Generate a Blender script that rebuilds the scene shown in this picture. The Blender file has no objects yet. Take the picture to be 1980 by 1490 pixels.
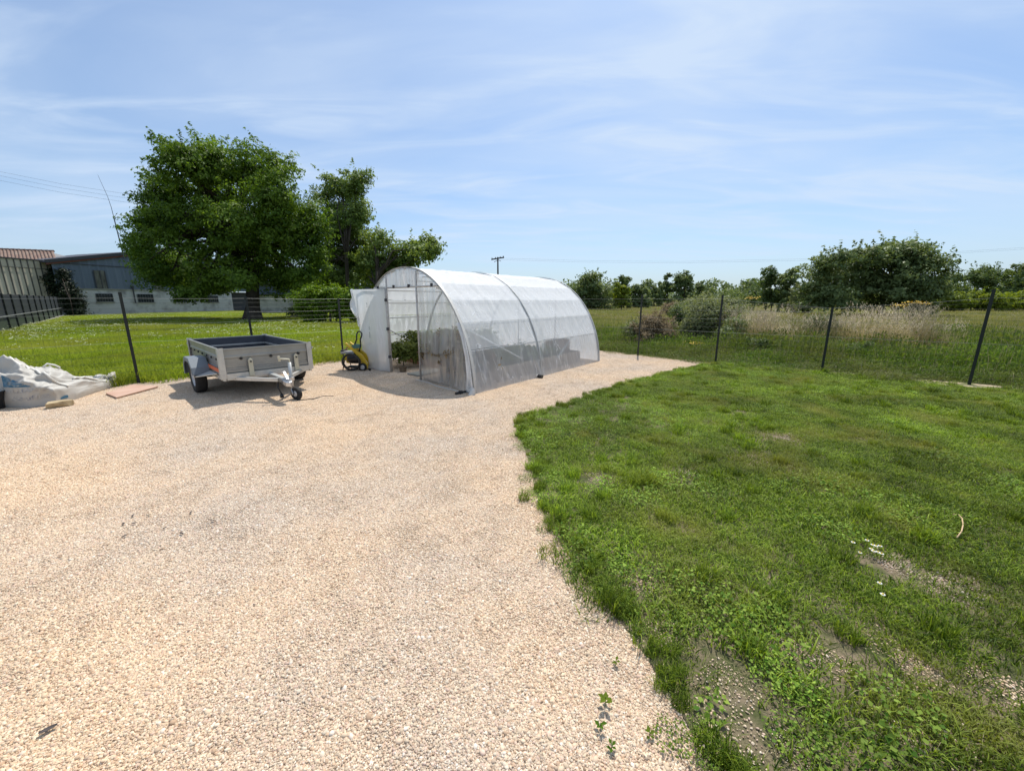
import bpy, bmesh, math, random
import numpy as np
from mathutils import Vector, Matrix, noise as mnoise

R = math.radians
random.seed(7)
rng = np.random.default_rng(11)
SC = bpy.context.scene
COL = SC.collection

# ------------------------------------------------------------------ camera
F, CX, CY, CAMH = 755.0, 990.0, 745.0, 1.55
PITCH = math.atan(165.0 / F)
cam = bpy.data.objects.new('camera', bpy.data.cameras.new('camera'))
COL.objects.link(cam)
cam.location = (0, 0, CAMH)
cam.rotation_euler = (R(90) - PITCH, 0, 0)
cam.data.sensor_width = 36.0
cam.data.lens = 36.0 * F / 1980.0
cam.data.clip_start = 0.05
cam.data.clip_end = 6000
SC.camera = cam

# ------------------------------------------------------------------ world
SUN_EL, SUN_AZ = R(61.0), R(17.7)         # azimuth from +Y towards +X
world = bpy.data.worlds.new('World')
SC.world = world
world.use_nodes = True
wn, wl = world.node_tree.nodes, world.node_tree.links
wn.clear()
def N(nodes, typ, **kw):
    n = nodes.new(typ)
    for k, v in kw.items():
        if k == 'inp':
            for i, val in v.items():
                n.inputs[i].default_value = val
        else:
            setattr(n, k, v)
    return n
sky = N(wn, 'ShaderNodeTexSky', sky_type='NISHITA', sun_disc=False, sun_elevation=SUN_EL,
        sun_rotation=SUN_AZ, altitude=100, air_density=1.0, dust_density=1.5, ozone_density=2.6)
tc = N(wn, 'ShaderNodeTexCoord')
sep = N(wn, 'ShaderNodeSeparateXYZ')
wl.new(tc.outputs['Generated'], sep.inputs[0])
zad = N(wn, 'ShaderNodeMath', operation='ADD', inp={1: 0.12})
zmx = N(wn, 'ShaderNodeMath', operation='MAXIMUM', inp={1: 0.02})
wl.new(sep.outputs['Z'], zmx.inputs[0]); wl.new(zmx.outputs[0], zad.inputs[0])
dx = N(wn, 'ShaderNodeMath', operation='DIVIDE'); dy = N(wn, 'ShaderNodeMath', operation='DIVIDE')
wl.new(sep.outputs['X'], dx.inputs[0]); wl.new(zad.outputs[0], dx.inputs[1])
wl.new(sep.outputs['Y'], dy.inputs[0]); wl.new(zad.outputs[0], dy.inputs[1])
cmb = N(wn, 'ShaderNodeCombineXYZ')
wl.new(dx.outputs[0], cmb.inputs[0]); wl.new(dy.outputs[0], cmb.inputs[1])
mp1 = N(wn, 'ShaderNodeMapping', inp={1: (0.3, 1.7, 0), 2: (0, 0, R(-24)), 3: (0.42, 1.15, 1)})
mp2 = N(wn, 'ShaderNodeMapping', inp={1: (4.1, 0.4, 0), 2: (0, 0, R(32)), 3: (0.7, 2.3, 1)})
wl.new(cmb.outputs[0], mp1.inputs[0]); wl.new(cmb.outputs[0], mp2.inputs[0])
n1 = N(wn, 'ShaderNodeTexNoise', inp={'Scale': 1.25, 'Detail': 6.0, 'Roughness': 0.5, 'Distortion': 0.6})
n2 = N(wn, 'ShaderNodeTexNoise', inp={'Scale': 1.3, 'Detail': 7.0, 'Roughness': 0.52, 'Distortion': 1.1})
wl.new(mp1.outputs[0], n1.inputs['Vector']); wl.new(mp2.outputs[0], n2.inputs['Vector'])
r1 = N(wn, 'ShaderNodeMapRange', interpolation_type='SMOOTHSTEP', inp={1: 0.28, 2: 0.74, 3: 0.34, 4: 1.0})
r2 = N(wn, 'ShaderNodeMapRange', interpolation_type='SMOOTHSTEP', inp={1: 0.40, 2: 0.85, 3: 0.0, 4: 0.62})
wl.new(n1.outputs['Fac'], r1.inputs[0]); wl.new(n2.outputs['Fac'], r2.inputs[0])
mm = N(wn, 'ShaderNodeMath', operation='MULTIPLY_ADD', inp={1: 0.62})
wl.new(r1.outputs[0], mm.inputs[0]); wl.new(r2.outputs[0], mm.inputs[2])
hzf = N(wn, 'ShaderNodeMapRange', interpolation_type='SMOOTHSTEP', inp={1: 0.0, 2: 0.22, 3: 0.0, 4: 1.0})
wl.new(sep.outputs['Z'], hzf.inputs[0])
mcl0 = N(wn, 'ShaderNodeMath', operation='MINIMUM', inp={1: 0.85})
wl.new(mm.outputs[0], mcl0.inputs[0])
mcl = N(wn, 'ShaderNodeMix', data_type='FLOAT', inp={2: 0.45})
wl.new(hzf.outputs[0], mcl.inputs[0]); wl.new(mcl0.outputs[0], mcl.inputs[3])
CLOUD = N(wn, 'ShaderNodeMix', data_type='RGBA')
wl.new(mcl.outputs[0], CLOUD.inputs[0])
SKYK = 0.115
tint = N(wn, 'ShaderNodeMix', data_type='RGBA', blend_type='MULTIPLY', inp={0: 1.0})
tint.inputs[7].default_value = (0.82, 1.0, 1.14, 1)
wl.new(sky.outputs[0], tint.inputs[6])
wl.new(tint.outputs[2], CLOUD.inputs[6])
CLOUD.inputs[7].default_value = (0.60 / SKYK, 0.715 / SKYK, 0.875 / SKYK, 1)
bg = N(wn, 'ShaderNodeBackground', inp={1: SKYK})
wo = N(wn, 'ShaderNodeOutputWorld')
wl.new(CLOUD.outputs[2], bg.inputs[0]); wl.new(bg.outputs[0], wo.inputs[0])

sun = bpy.data.objects.new('sun', bpy.data.lights.new('sun', 'SUN'))
COL.objects.link(sun)
sun.data.energy = 4.6
sun.data.angle = R(0.6)
sun.data.color = (1.0, 0.955, 0.88)
sd = Vector((math.sin(SUN_AZ) * math.cos(SUN_EL), math.cos(SUN_AZ) * math.cos(SUN_EL), math.sin(SUN_EL)))
sun.rotation_euler = sd.to_track_quat('Z', 'Y').to_euler()

SC.view_settings.view_transform = 'Standard'
SC.view_settings.look = 'None'
SC.view_settings.exposure = 0.16
SC.view_settings.gamma = 1.0
SC.render.engine = 'CYCLES'
SC.cycles.use_denoising = True
SC.cycles.max_bounces = 8
SC.cycles.transparent_max_bounces = 24
SC.cycles.caustics_reflective = False
SC.cycles.caustics_refractive = False

# ------------------------------------------------------------------ helpers
cP, sP = math.cos(PITCH), math.sin(PITCH)
def ray(x, y):
    u, v = (x - CX) / F, -(y - CY) / F
    return (u, cP + v * sP, -sP + v * cP)
def G(x, y, z=0.0):                       # photo point -> place on the plane z
    r = ray(x, y); t = (z - CAMH) / r[2]
    return (r[0] * t, r[1] * t)
def AT(x, y, Y):                          # photo point -> place at distance Y
    r = ray(x, y); t = Y / r[1]
    return Vector((r[0] * t, Y, CAMH + r[2] * t))

def tag(o, label=None, cat=None, group=None, kind=None):
    if label: o['label'] = label
    if cat: o['category'] = cat
    if group: o['group'] = group
    if kind: o['kind'] = kind
    return o
def empty(name, loc=(0, 0, 0), rz=0.0, label=None, cat=None, group=None):
    o = bpy.data.objects.new(name, None); COL.objects.link(o)
    o.location = loc; o.rotation_euler = (0, 0, rz); o.empty_display_size = 0.1
    return tag(o, label, cat, group)
def link(name, me, mat=None, parent=None, smooth=False, bevel=0.0):
    o = bpy.data.objects.new(name, me); COL.objects.link(o)
    if mat is not None and len(me.materials) == 0: me.materials.append(mat)
    if parent is not None: o.parent = parent
    if smooth: me.polygons.foreach_set('use_smooth', [True] * len(me.polygons))
    if bevel:
        m = o.modifiers.new('bevel', 'BEVEL'); m.width = bevel; m.segments = 2; m.limit_method = 'ANGLE'
    return o
def np_mesh(name, verts, faces, attrs=None):
    """verts (N,3); faces (M,k) array; attrs {name: (domain, type, data)}"""
    me = bpy.data.meshes.new(name)
    verts = np.asarray(verts, np.float32); faces = np.asarray(faces, np.int32)
    m, k = faces.shape
    me.vertices.add(len(verts)); me.vertices.foreach_set('co', verts.ravel())
    me.loops.add(m * k); me.loops.foreach_set('vertex_index', faces.ravel())
    me.polygons.add(m)
    me.polygons.foreach_set('loop_start', np.arange(0, m * k, k, dtype=np.int32))
    me.update(calc_edges=True)
    for an, (dom, typ, data) in (attrs or {}).items():
        a = me.attributes.new(an, typ, dom)
        a.data.foreach_set('color' if typ == 'FLOAT_COLOR' else 'vector' if typ == 'FLOAT_VECTOR' else 'value', np.asarray(data).ravel())
    me.validate()
    return me
class MB:
    def __init__(s): s.v, s.f = [], []
    def add(s, vs, fs):
        b = len(s.v); s.v += [tuple(p) for p in vs]; s.f += [tuple(i + b for i in f) for f in fs]; return s
    def box(s, lo, hi, M=None):
        x0, y0, z0 = lo; x1, y1, z1 = hi
        vs = [(x0,y0,z0),(x1,y0,z0),(x1,y1,z0),(x0,y1,z0),(x0,y0,z1),(x1,y0,z1),(x1,y1,z1),(x0,y1,z1)]
        if M is not None: vs = [M @ Vector(p) for p in vs]
        return s.add(vs, [(0,3,2,1),(4,5,6,7),(0,1,5,4),(1,2,6,5),(2,3,7,6),(3,0,4,7)])
    def bar(s, p0, p1, w, h, up=(0, 0, 1)):
        p0, p1 = Vector(p0), Vector(p1); d = (p1 - p0).normalized()
        u = Vector(up); a = d.cross(u)
        if a.length < 1e-4: a = d.cross(Vector((1, 0, 0)))
        a.normalize(); b = a.cross(d).normalized()
        vs = [p + a * sx * w / 2 + b * sz * h / 2 for p in (p0, p1) for sx, sz in ((-1,-1),(1,-1),(1,1),(-1,1))]
        return s.add(vs, [(3,2,1,0),(4,5,6,7),(0,1,5,4),(1,2,6,5),(2,3,7,6),(3,0,4,7)])
    def tube(s, path, r, n=8, cap=True, closed=False):
        path = [Vector(p) for p in path]; m = len(path)
        rs = r if isinstance(r, (list, tuple)) else [r] * m
        prev = None; vs = []
        for i, p in enumerate(path):
            if closed: d = path[(i + 1) % m] - path[i - 1]
            else: d = path[min(i + 1, m - 1)] - path[max(i - 1, 0)]
            d.normalize()
            if prev is None:
                a = d.cross(Vector((0, 0, 1)))
                if a.length < 1e-3: a = d.cross(Vector((0, 1, 0)))
            else: a = prev - d * prev.dot(d)
            a.normalize(); prev = a; b = d.cross(a)
            for k in range(n):
                t = 2 * math.pi * k / n
                vs.append(p + (a * math.cos(t) + b * math.sin(t)) * rs[i])
        fs = []
        for i in range(m if closed else m - 1):
            j = (i + 1) % m
            for k in range(n):
                l = (k + 1) % n
                fs.append((i*n+k, i*n+l, j*n+l, j*n+k))
        if cap and not closed:
            fs.append(tuple(range(n - 1, -1, -1))); fs.append(tuple((m-1)*n + k for k in range(n)))
        return s.add(vs, fs)
    def lathe(s, prof, M, n=20):           # prof [(r, h)], axis local z
        vs = []; fs = []
        for r_, h in prof:
            for k in range(n):
                t = 2 * math.pi * k / n
                vs.append(M @ Vector((r_ * math.cos(t), r_ * math.sin(t), h)))
        for i in range(len(prof) - 1):
            for k in range(n):
                l = (k + 1) % n
                fs.append((i*n+k, i*n+l, (i+1)*n+l, (i+1)*n+k))
        return s.add(vs, fs)
    def prism(s, poly, ext):               # poly: 3-d points, ext: vector
        n = len(poly); e = Vector(ext); vs = [Vector(p) for p in poly]; vs += [p + e for p in vs]
        fs = [tuple(range(n - 1, -1, -1)), tuple(range(n, 2 * n))] + [(i, (i+1) % n, n + (i+1) % n, n + i) for i in range(n)]
        return s.add(vs, fs)
    def grid(s, fn, nu, nv):
        vs = [fn(i / nu, j / nv) for i in range(nu + 1) for j in range(nv + 1)]
        w = nv + 1
        fs = [(i*w+j, (i+1)*w+j, (i+1)*w+j+1, i*w+j+1) for i in range(nu) for j in range(nv)]
        return s.add(vs, fs)
    def mesh(s, name, fix=True):
        me = bpy.data.meshes.new(name); me.from_pydata([tuple(p) for p in s.v], [], s.f); me.update()
        if fix:
            bm = bmesh.new(); bm.from_mesh(me); bmesh.ops.recalc_face_normals(bm, faces=bm.faces); bm.to_mesh(me); bm.free()
        return me
    def build(s, name, mat, parent=None, smooth=False, bevel=0.0, fix=True):
        return link(name, s.mesh(name, fix), mat, parent, smooth, bevel)

# ------------------------------------------------------------------ materials
MATS = {}
def mat(name, col=(0.5, 0.5, 0.5), rough=0.6, metal=0.0, col2=None, scale=6.0, detail=5.0, bump=0.0, bscale=None,
        spec=0.4, ramp=(0.35, 0.65), stretch=None, extra=None):
    m = bpy.data.materials.new(name); MATS[name] = m; m.use_nodes = True
    nt = m.node_tree; nd, lk = nt.nodes, nt.links
    p = nd['Principled BSDF']
    p.inputs['Roughness'].default_value = rough; p.inputs['Metallic'].default_value = metal
    p.inputs['Specular IOR Level'].default_value = spec
    p.inputs['Base Color'].default_value = (*col, 1)
    geo = N(nd, 'ShaderNodeTexCoord')
    vec = geo.outputs['Object']
    if stretch:
        mp = N(nd, 'ShaderNodeMapping', inp={3: stretch}); lk.new(vec, mp.inputs[0]); vec = mp.outputs[0]
    if col2 is not None:
        nz = N(nd, 'ShaderNodeTexNoise', inp={'Scale': scale, 'Detail': detail, 'Roughness': 0.6})
        lk.new(vec, nz.inputs['Vector'])
        mr = N(nd, 'ShaderNodeMapRange', inp={1: ramp[0], 2: ramp[1]})
        lk.new(nz.outputs['Fac'], mr.inputs[0])
        mx = N(nd, 'ShaderNodeMix', data_type='RGBA'); mx.inputs[6].default_value = (*col, 1); mx.inputs[7].default_value = (*col2, 1)
        lk.new(mr.outputs[0], mx.inputs[0]); lk.new(mx.outputs[2], p.inputs['Base Color'])
        m['mixnode'] = mx.name
    if bump:
        nb = N(nd, 'ShaderNodeTexNoise', inp={'Scale': bscale or scale * 3, 'Detail': 6.0})
        lk.new(vec, nb.inputs['Vector'])
        b = N(nd, 'ShaderNodeBump', inp={'Strength': bump, 'Distance': 0.01})
        lk.new(nb.outputs['Fac'], b.inputs['Height']); lk.new(b.outputs[0], p.inputs['Normal'])
    return m

def leaf_mat(name, dark, light, trans=0.35, tcol=None, inst=False, patch=None, patch_scale=0.5, rough=0.55, spec=0.25, pramp=(0.42, 0.62)):
    """foliage: colour by the face/instance attribute 'tint', some light through the leaf; patch = colour of drier ground spots"""
    m = bpy.data.materials.new(name); m.use_nodes = True
    nt = m.node_tree; nd, lk = nt.nodes, nt.links
    p = nd['Principled BSDF']; out = nd['Material Output']
    p.inputs['Roughness'].default_value = rough; p.inputs['Specular IOR Level'].default_value = spec
    at = N(nd, 'ShaderNodeAttribute', attribute_name='tint')
    mx = N(nd, 'ShaderNodeMix', data_type='RGBA'); mx.inputs[6].default_value = (*dark, 1); mx.inputs[7].default_value = (*light, 1)
    lk.new(at.outputs['Fac'], mx.inputs[0]); c = mx.outputs[2]
    if inst:
        a2 = N(nd, 'ShaderNodeAttribute', attribute_name='itint', attribute_type='INSTANCER')
        hs = N(nd, 'ShaderNodeMapRange', inp={1: 0.0, 2: 1.0, 3: 0.55, 4: 1.38}); lk.new(a2.outputs['Fac'], hs.inputs[0])
        mu = N(nd, 'ShaderNodeMix', data_type='RGBA', blend_type='MULTIPLY', inp={0: 1.0})
        cb = N(nd, 'ShaderNodeCombineColor')
        for i in range(3): lk.new(hs.outputs[0], cb.inputs[i])
        lk.new(c, mu.inputs[6]); lk.new(cb.outputs[0], mu.inputs[7]); c = mu.outputs[2]
    if patch:
        g = N(nd, 'ShaderNodeNewGeometry')
        nz = N(nd, 'ShaderNodeTexNoise', inp={'Scale': patch_scale, 'Detail': 4.0, 'Roughness': 0.6}); lk.new(g.outputs['Position'], nz.inputs['Vector'])
        mr = N(nd, 'ShaderNodeMapRange', inp={1: pramp[0], 2: pramp[1]}); lk.new(nz.outputs['Fac'], mr.inputs[0])
        m3 = N(nd, 'ShaderNodeMix', data_type='RGBA', inp={}); m3.inputs[7].default_value = (*patch, 1)
        sc = N(nd, 'ShaderNodeMath', operation='MULTIPLY', inp={1: 0.75}); lk.new(mr.outputs[0], sc.inputs[0])
        lk.new(sc.outputs[0], m3.inputs[0]); lk.new(c, m3.inputs[6]); c = m3.outputs[2]
    lk.new(c, p.inputs['Base Color'])
    tr = N(nd, 'ShaderNodeBsdfTranslucent')
    if tcol:
        mt = N(nd, 'ShaderNodeMix', data_type='RGBA', blend_type='MULTIPLY', inp={0: 1.0}); mt.inputs[7].default_value = (*tcol, 1)
        lk.new(c, mt.inputs[6]); lk.new(mt.outputs[2], tr.inputs[0])
    else: lk.new(c, tr.inputs[0])
    ms = N(nd, 'ShaderNodeMixShader', inp={0: trans})
    lk.new(p.outputs[0], ms.inputs[1]); lk.new(tr.outputs[0], ms.inputs[2]); lk.new(ms.outputs[0], out.inputs[0])
    return m

def vcol_mat(name, rough=0.85, attr='col', mul=(1, 1, 1)):
    m = bpy.data.materials.new(name); m.use_nodes = True
    nd, lk = m.node_tree.nodes, m.node_tree.links; p = nd['Principled BSDF']
    p.inputs['Roughness'].default_value = rough; p.inputs['Specular IOR Level'].default_value = 0.25
    a = N(nd, 'ShaderNodeAttribute', attribute_name=attr)
    g = N(nd, 'ShaderNodeNewGeometry')
    n1 = N(nd, 'ShaderNodeTexNoise', inp={'Scale': 0.55, 'Detail': 5.0, 'Roughness': 0.6}); lk.new(g.outputs['Position'], n1.inputs['Vector'])
    mr = N(nd, 'ShaderNodeMapRange', inp={1: 0.38, 2: 0.62, 3: 0.0, 4: 1.0}); lk.new(n1.outputs['Fac'], mr.inputs[0])
    m3 = N(nd, 'ShaderNodeMix', data_type='RGBA'); m3.inputs[6].default_value = (0.93, 0.93, 0.96, 1); m3.inputs[7].default_value = (1.08, 1.0, 0.91, 1)
    lk.new(mr.outputs[0], m3.inputs[0])
    mu = N(nd, 'ShaderNodeMix', data_type='RGBA', blend_type='MULTIPLY', inp={0: 1.0})
    lk.new(a.outputs['Color'], mu.inputs[6]); lk.new(m3.outputs[2], mu.inputs[7]); lk.new(mu.outputs[2], p.inputs['Base Color'])
    return m

# ------------------------------------------------------------------ scatter (stuff)
PROTO = bpy.data.collections.new('prototypes')
def gn_group(col):
    ng = bpy.data.node_groups.new('scatter', 'GeometryNodeTree')
    ng.interface.new_socket('Geometry', in_out='INPUT', socket_type='NodeSocketGeometry')
    ng.interface.new_socket('Geometry', in_out='OUTPUT', socket_type='NodeSocketGeometry')
    nd, lk = ng.nodes, ng.links
    gi, go = nd.new('NodeGroupInput'), nd.new('NodeGroupOutput')
    ci = nd.new('GeometryNodeCollectionInfo'); ci.inputs['Collection'].default_value = col
    ci.inputs['Separate Children'].default_value = True; ci.inputs['Reset Children'].default_value = True
    ip = nd.new('GeometryNodeInstanceOnPoints'); ip.inputs['Pick Instance'].default_value = True
    def na(name, typ):
        a = nd.new('GeometryNodeInputNamedAttribute'); a.data_type = typ; a.inputs['Name'].default_value = name; return a.outputs[0]
    er = nd.new('FunctionNodeEulerToRotation')
    lk.new(gi.outputs[0], ip.inputs['Points']); lk.new(ci.outputs[0], ip.inputs['Instance'])
    lk.new(na('idx', 'INT'), ip.inputs['Instance Index'])
    lk.new(na('rot', 'FLOAT_VECTOR'), er.inputs[0]); lk.new(er.outputs[0], ip.inputs['Rotation'])
    lk.new(na('scl', 'FLOAT_VECTOR'), ip.inputs['Scale'])
    lk.new(ip.outputs[0], go.inputs[0])
    return ng
def scatter(name, protos, pos, rot, scl, idx, label, cat, itint=None, kind='stuff'):
    """protos: list of meshes; one object whose geometry nodes set them out"""
    c = bpy.data.collections.new(name + '_prototypes')
    for i, me in enumerate(protos):
        c.objects.link(bpy.data.objects.new('%s_%02d' % (name, i), me))
    pos = np.asarray(pos, np.float32); n = len(pos)
    me = bpy.data.meshes.new(name); me.vertices.add(n); me.vertices.foreach_set('co', pos.ravel())
    rot = np.asarray(rot, np.float32)
    if rot.ndim == 1: rot = np.stack([np.zeros(n), np.zeros(n), rot], -1)
    scl = np.asarray(scl, np.float32)
    if scl.ndim == 1: scl = np.stack([scl] * 3, -1)
    for an, typ, d, key in (('rot', 'FLOAT_VECTOR', rot, 'vector'), ('scl', 'FLOAT_VECTOR', scl, 'vector'),
                            ('idx', 'INT', np.asarray(idx, np.int32), 'value'),
                            ('itint', 'FLOAT', np.asarray(itint if itint is not None else rng.random(n), np.float32), 'value')):
        a = me.attributes.new(an, typ, 'POINT'); a.data.foreach_set(key, np.ascontiguousarray(d, np.int32 if typ == 'INT' else np.float32).ravel())
    o = link(name, me)
    md = o.modifiers.new('scatter', 'NODES'); md.node_group = gn_group(c)
    return tag(o, label, cat, kind=kind)

def inside(poly, P):
    poly = np.asarray(poly, float); x, y = P[:, 0], P[:, 1]
    r = np.zeros(len(P), bool); j = len(poly) - 1
    for i in range(len(poly)):
        xi, yi = poly[i]; xj, yj = poly[j]
        c = ((yi > y) != (yj > y)) & (x < (xj - xi) * (y - yi) / (yj - yi + 1e-12) + xi)
        r ^= c; j = i
    return r
def jgrid(x0, x1, y0, y1, s, jit=0.5):
    xs, ys = np.meshgrid(np.arange(x0, x1, s), np.arange(y0, y1, s))
    P = np.stack([xs.ravel(), ys.ravel()], -1)
    return P + rng.uniform(-jit, jit, P.shape) * s
def in_view(P, margin=0.35, near=2.0):     # ground points the photo sees, with room for a step aside
    return (P[:, 1] > 0.3) & (np.abs(P[:, 0]) < P[:, 1] * (1.31 + margin) + near)
def fbm(P, scale, seed=0.0, oct=3):
    """cheap smooth value noise for numpy arrays (N,2)"""
    out = np.zeros(len(P)); a = 1.0; tot = 0
    for k in range(oct):
        q = P * scale * 2 ** k + seed * 17.3 + k * 5.1
        i = np.floor(q).astype(int); f = q - i; f = f * f * (3 - 2 * f)
        def h(ix, iy):
            v = np.sin(ix * 127.1 + iy * 311.7 + seed * 74.7) * 43758.5453
            return v - np.floor(v)
        v = (h(i[:,0], i[:,1]) * (1-f[:,0]) + h(i[:,0]+1, i[:,1]) * f[:,0]) * (1-f[:,1]) + (h(i[:,0], i[:,1]+1) * (1-f[:,0]) + h(i[:,0]+1, i[:,1]+1) * f[:,0]) * f[:,1]
        out += v * a; tot += a; a *= 0.5
    return out / tot

# ------------------------------------------------------------------ leaf and blade geometry
def unit(a): return a / (np.linalg.norm(a, axis=-1, keepdims=True) + 1e-9)
def leaf_geo(pos, nrm, size, aspect=0.55, fold=0.12, rg=rng):
    n = len(pos); nrm = unit(nrm)
    t = unit(np.cross(nrm, rg.normal(size=(n, 3)))); b = np.cross(nrm, t)
    s = size[:, None]
    v0 = pos - t * s * 0.5; v2 = pos + t * s * 0.5
    v1 = pos - t * s * 0.08 + b * s * aspect * 0.5 + nrm * s * fold; v3 = pos - t * s * 0.08 - b * s * aspect * 0.5 + nrm * s * fold
    V = np.stack([v0, v1, v2, v3], 1).reshape(-1, 3)
    Fc = np.arange(n * 4, dtype=np.int32).reshape(n, 4)
    return V, Fc
def leaf_obj(name, pos, nrm, size, mt, parent, tint=None, aspect=0.55, rg=rng):
    V, Fc = leaf_geo(pos, nrm, size, aspect, rg=rg)
    t = rg.random(len(pos)) if tint is None else tint
    me = np_mesh(name, V, Fc, {'tint': ('FACE', 'FLOAT', t.astype(np.float32))})
    return link(name, me, mt, parent)
def blades(n, rad, hmin, hmax, wmin, wmax, lean, rg, square=True, curl=1.0):
    """a patch of grass blades: (verts, tris, tint)"""
    if square: P = rg.uniform(-rad, rad, (n, 2))
    else:
        a = rg.uniform(0, 2*math.pi, n); r = rad * np.sqrt(rg.random(n)); P = np.stack([np.cos(a)*r, np.sin(a)*r], -1)
    h = rg.uniform(hmin, hmax, n); w = rg.uniform(wmin, wmax, n); a = rg.uniform(0, 2*math.pi, n)
    d = np.stack([np.cos(a), np.sin(a), 0*a], -1)
    fa = a + rg.uniform(-1.2, 1.2, n) + math.pi/2
    s = np.stack([np.cos(fa), np.sin(fa), 0*a], -1) * w[:, None] / 2
    base = np.stack([P[:,0], P[:,1], 0*a], -1)
    ln = (h * rg.uniform(0.1, 1.0, n) * lean)[:, None]
    m1 = base + d * ln * 0.22 + np.array([0, 0, 1.0]) * (h * 0.45)[:, None]
    m2 = base + d * ln * 0.60 + np.array([0, 0, 1.0]) * (h * 0.80)[:, None]
    tp = base + d * ln * 1.1 * curl + np.array([0, 0, 1.0]) * (h * (1.0 - 0.18 * curl * lean))[:, None]
    V = np.stack([base - s, base + s, m1 - s*0.9, m1 + s*0.9, m2 - s*0.6, m2 + s*0.6, tp], 1).reshape(-1, 3)
    o = np.arange(n)[:, None] * 7
    T = np.concatenate([o + np.array([[0,1,3]]), o + np.array([[0,3,2]]), o + np.array([[2,3,5]]), o + np.array([[2,5,4]]), o + np.array([[4,5,6]])], 0).astype(np.int32)
    tint = np.tile(rg.random(n) ** 1.25, 5)
    return V, T, tint
def blade_mesh(name, mt, parts):
    V = []; T = []; C = []; b = 0; MI = []
    for k, (v, t, c) in enumerate(parts):
        V.append(v); T.append(t + b); C.append(c); b += len(v); MI.append(np.full(len(t), k))
    me = np_mesh(name, np.concatenate(V), np.concatenate(T), {'tint': ('FACE', 'FLOAT', np.concatenate(C).astype(np.float32))})
    for m_ in (mt if isinstance(mt, list) else [mt]): me.materials.append(m_)
    if isinstance(mt, list): me.polygons.foreach_set('material_index', np.concatenate(MI).astype(np.int32))
    return me
def leaf_tris(pos, nrm, size, aspect, rg, tint=None, fold=0.12):
    V, Fc = leaf_geo(pos, nrm, size, aspect, fold, rg)
    T = np.concatenate([Fc[:, [0,1,2]], Fc[:, [0,2,3]]], 0)
    t = rg.random(len(pos)) if tint is None else tint
    return V, T, np.tile(t, 2)

# ================================================================== SETTING
EDGE = [(0.74,-3.0),(0.72,0.4),(0.67,1.01),(0.63,1.30),(0.53,1.64),(0.40,1.97),(0.27,2.39),(0.20,2.85),(0.18,3.27),(0.15,3.8),(0.08,4.30),(0.06,4.7),(0.12,5.05),
        (0.28,5.28),(0.77,5.66),(1.25,6.2),(1.77,6.87),(2.5,7.55),(3.17,8.12),(4.0,8.85),(4.7,9.36)]
FENCE = [(-11.14,3.0),(-9.8,4.43),(-8.45,5.85),(-7.11,7.28),(-5.77,8.71),(-4.42,10.14),(-3.08,11.57),(-1.74,13.0),(-0.5,14.4),(0.65,13.75),(2.10,12.35),
         (3.57,11.01),(5.07,9.63),(6.78,8.42),(8.49,7.09),(10.2,5.80),(11.9,4.5),(13.6,3.2)]
def smooth_poly(pts, it=2):
    for _ in range(it):
        q = [pts[0]]
        for a, b in zip(pts[:-1], pts[1:]):
            q += [(a[0]*.75+b[0]*.25, a[1]*.75+b[1]*.25), (a[0]*.25+b[0]*.75, a[1]*.25+b[1]*.75)]
        q.append(pts[-1]); pts = q
    return pts
EDGE_S = smooth_poly(EDGE)
GRAVEL_POLY = EDGE_S + [(5.1,9.72),(4.3,10.25),(3.66,10.85),(3.05,11.6),(2.4,12.4),(1.2,13.5),(-0.5,14.2),(-1.6,12.9),(-3.0,11.45),(-4.40,10.08),(-4.85,9.72),(-5.8,8.55),(-6.75,7.50),(-7.2,7.0),(-8.5,5.6),(-9.9,4.1),(-13,0.6),(-13,-3)]
LAWN_POLY = EDGE_S + [(5.15,9.60),(6.75,8.35),(8.5,7.0),(10.2,5.7),(13.8,2.9),(13.8,-3)]

def sheet(name, poly, z, mt, label=None, noise=0.0):
    bm = bmesh.new(); vs = [bm.verts.new((x, y, z)) for x, y in poly]; bm.faces.new(vs)
    bmesh.ops.triangulate(bm, faces=bm.faces); bmesh.ops.recalc_face_normals(bm, faces=bm.faces)
    me = bpy.data.meshes.new(name); bm.to_mesh(me); bm.free()
    if me.polygons[0].normal.z < 0: me.flip_normals()
    o = link(name, me, mt); tag(o, kind='structure'); return o

m_ground = mat('field soil and grass', (0.075, 0.10, 0.022), 0.95, col2=(0.15, 0.135, 0.05), scale=0.12, detail=8, spec=0.1)
bm = bmesh.new(); bmesh.ops.create_grid(bm, x_segments=2, y_segments=2, size=2500)
me = bpy.data.meshes.new('ground'); bm.to_mesh(me); bm.free()
tag(link('ground', me, m_ground), kind='structure')
m_gbase = mat('gravel bed', (0.56, 0.45, 0.33), 0.95, col2=(0.42, 0.33, 0.25), scale=140, detail=4, bump=0.3, bscale=220, spec=0.1)
sheet('gravel_yard', GRAVEL_POLY, 0.006, m_gbase)
m_lbase = mat('lawn soil', (0.19, 0.15, 0.10), 0.95, col2=(0.07, 0.08, 0.03), scale=7, detail=7, bump=0.8, bscale=90, spec=0.1, ramp=(0.4, 0.6))
sheet('lawn', LAWN_POLY, 0.012, m_lbase)
strip = [(4.5,9.7),(5.1,9.85),(6.8,8.62),(8.5,7.3),(10.2,6.0),(13.6,3.4),(13.4,2.9),(10.1,5.45),(8.4,6.75),(6.6,8.1),(5.0,9.35)]
sheet('bare_strip_under_fence', strip, 0.016, mat('sandy soil', (0.40, 0.32, 0.225), 0.95, col2=(0.12, 0.13, 0.05), scale=3.2, detail=7, bump=0.8, bscale=80, spec=0.1, ramp=(0.45, 0.58)))

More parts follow.
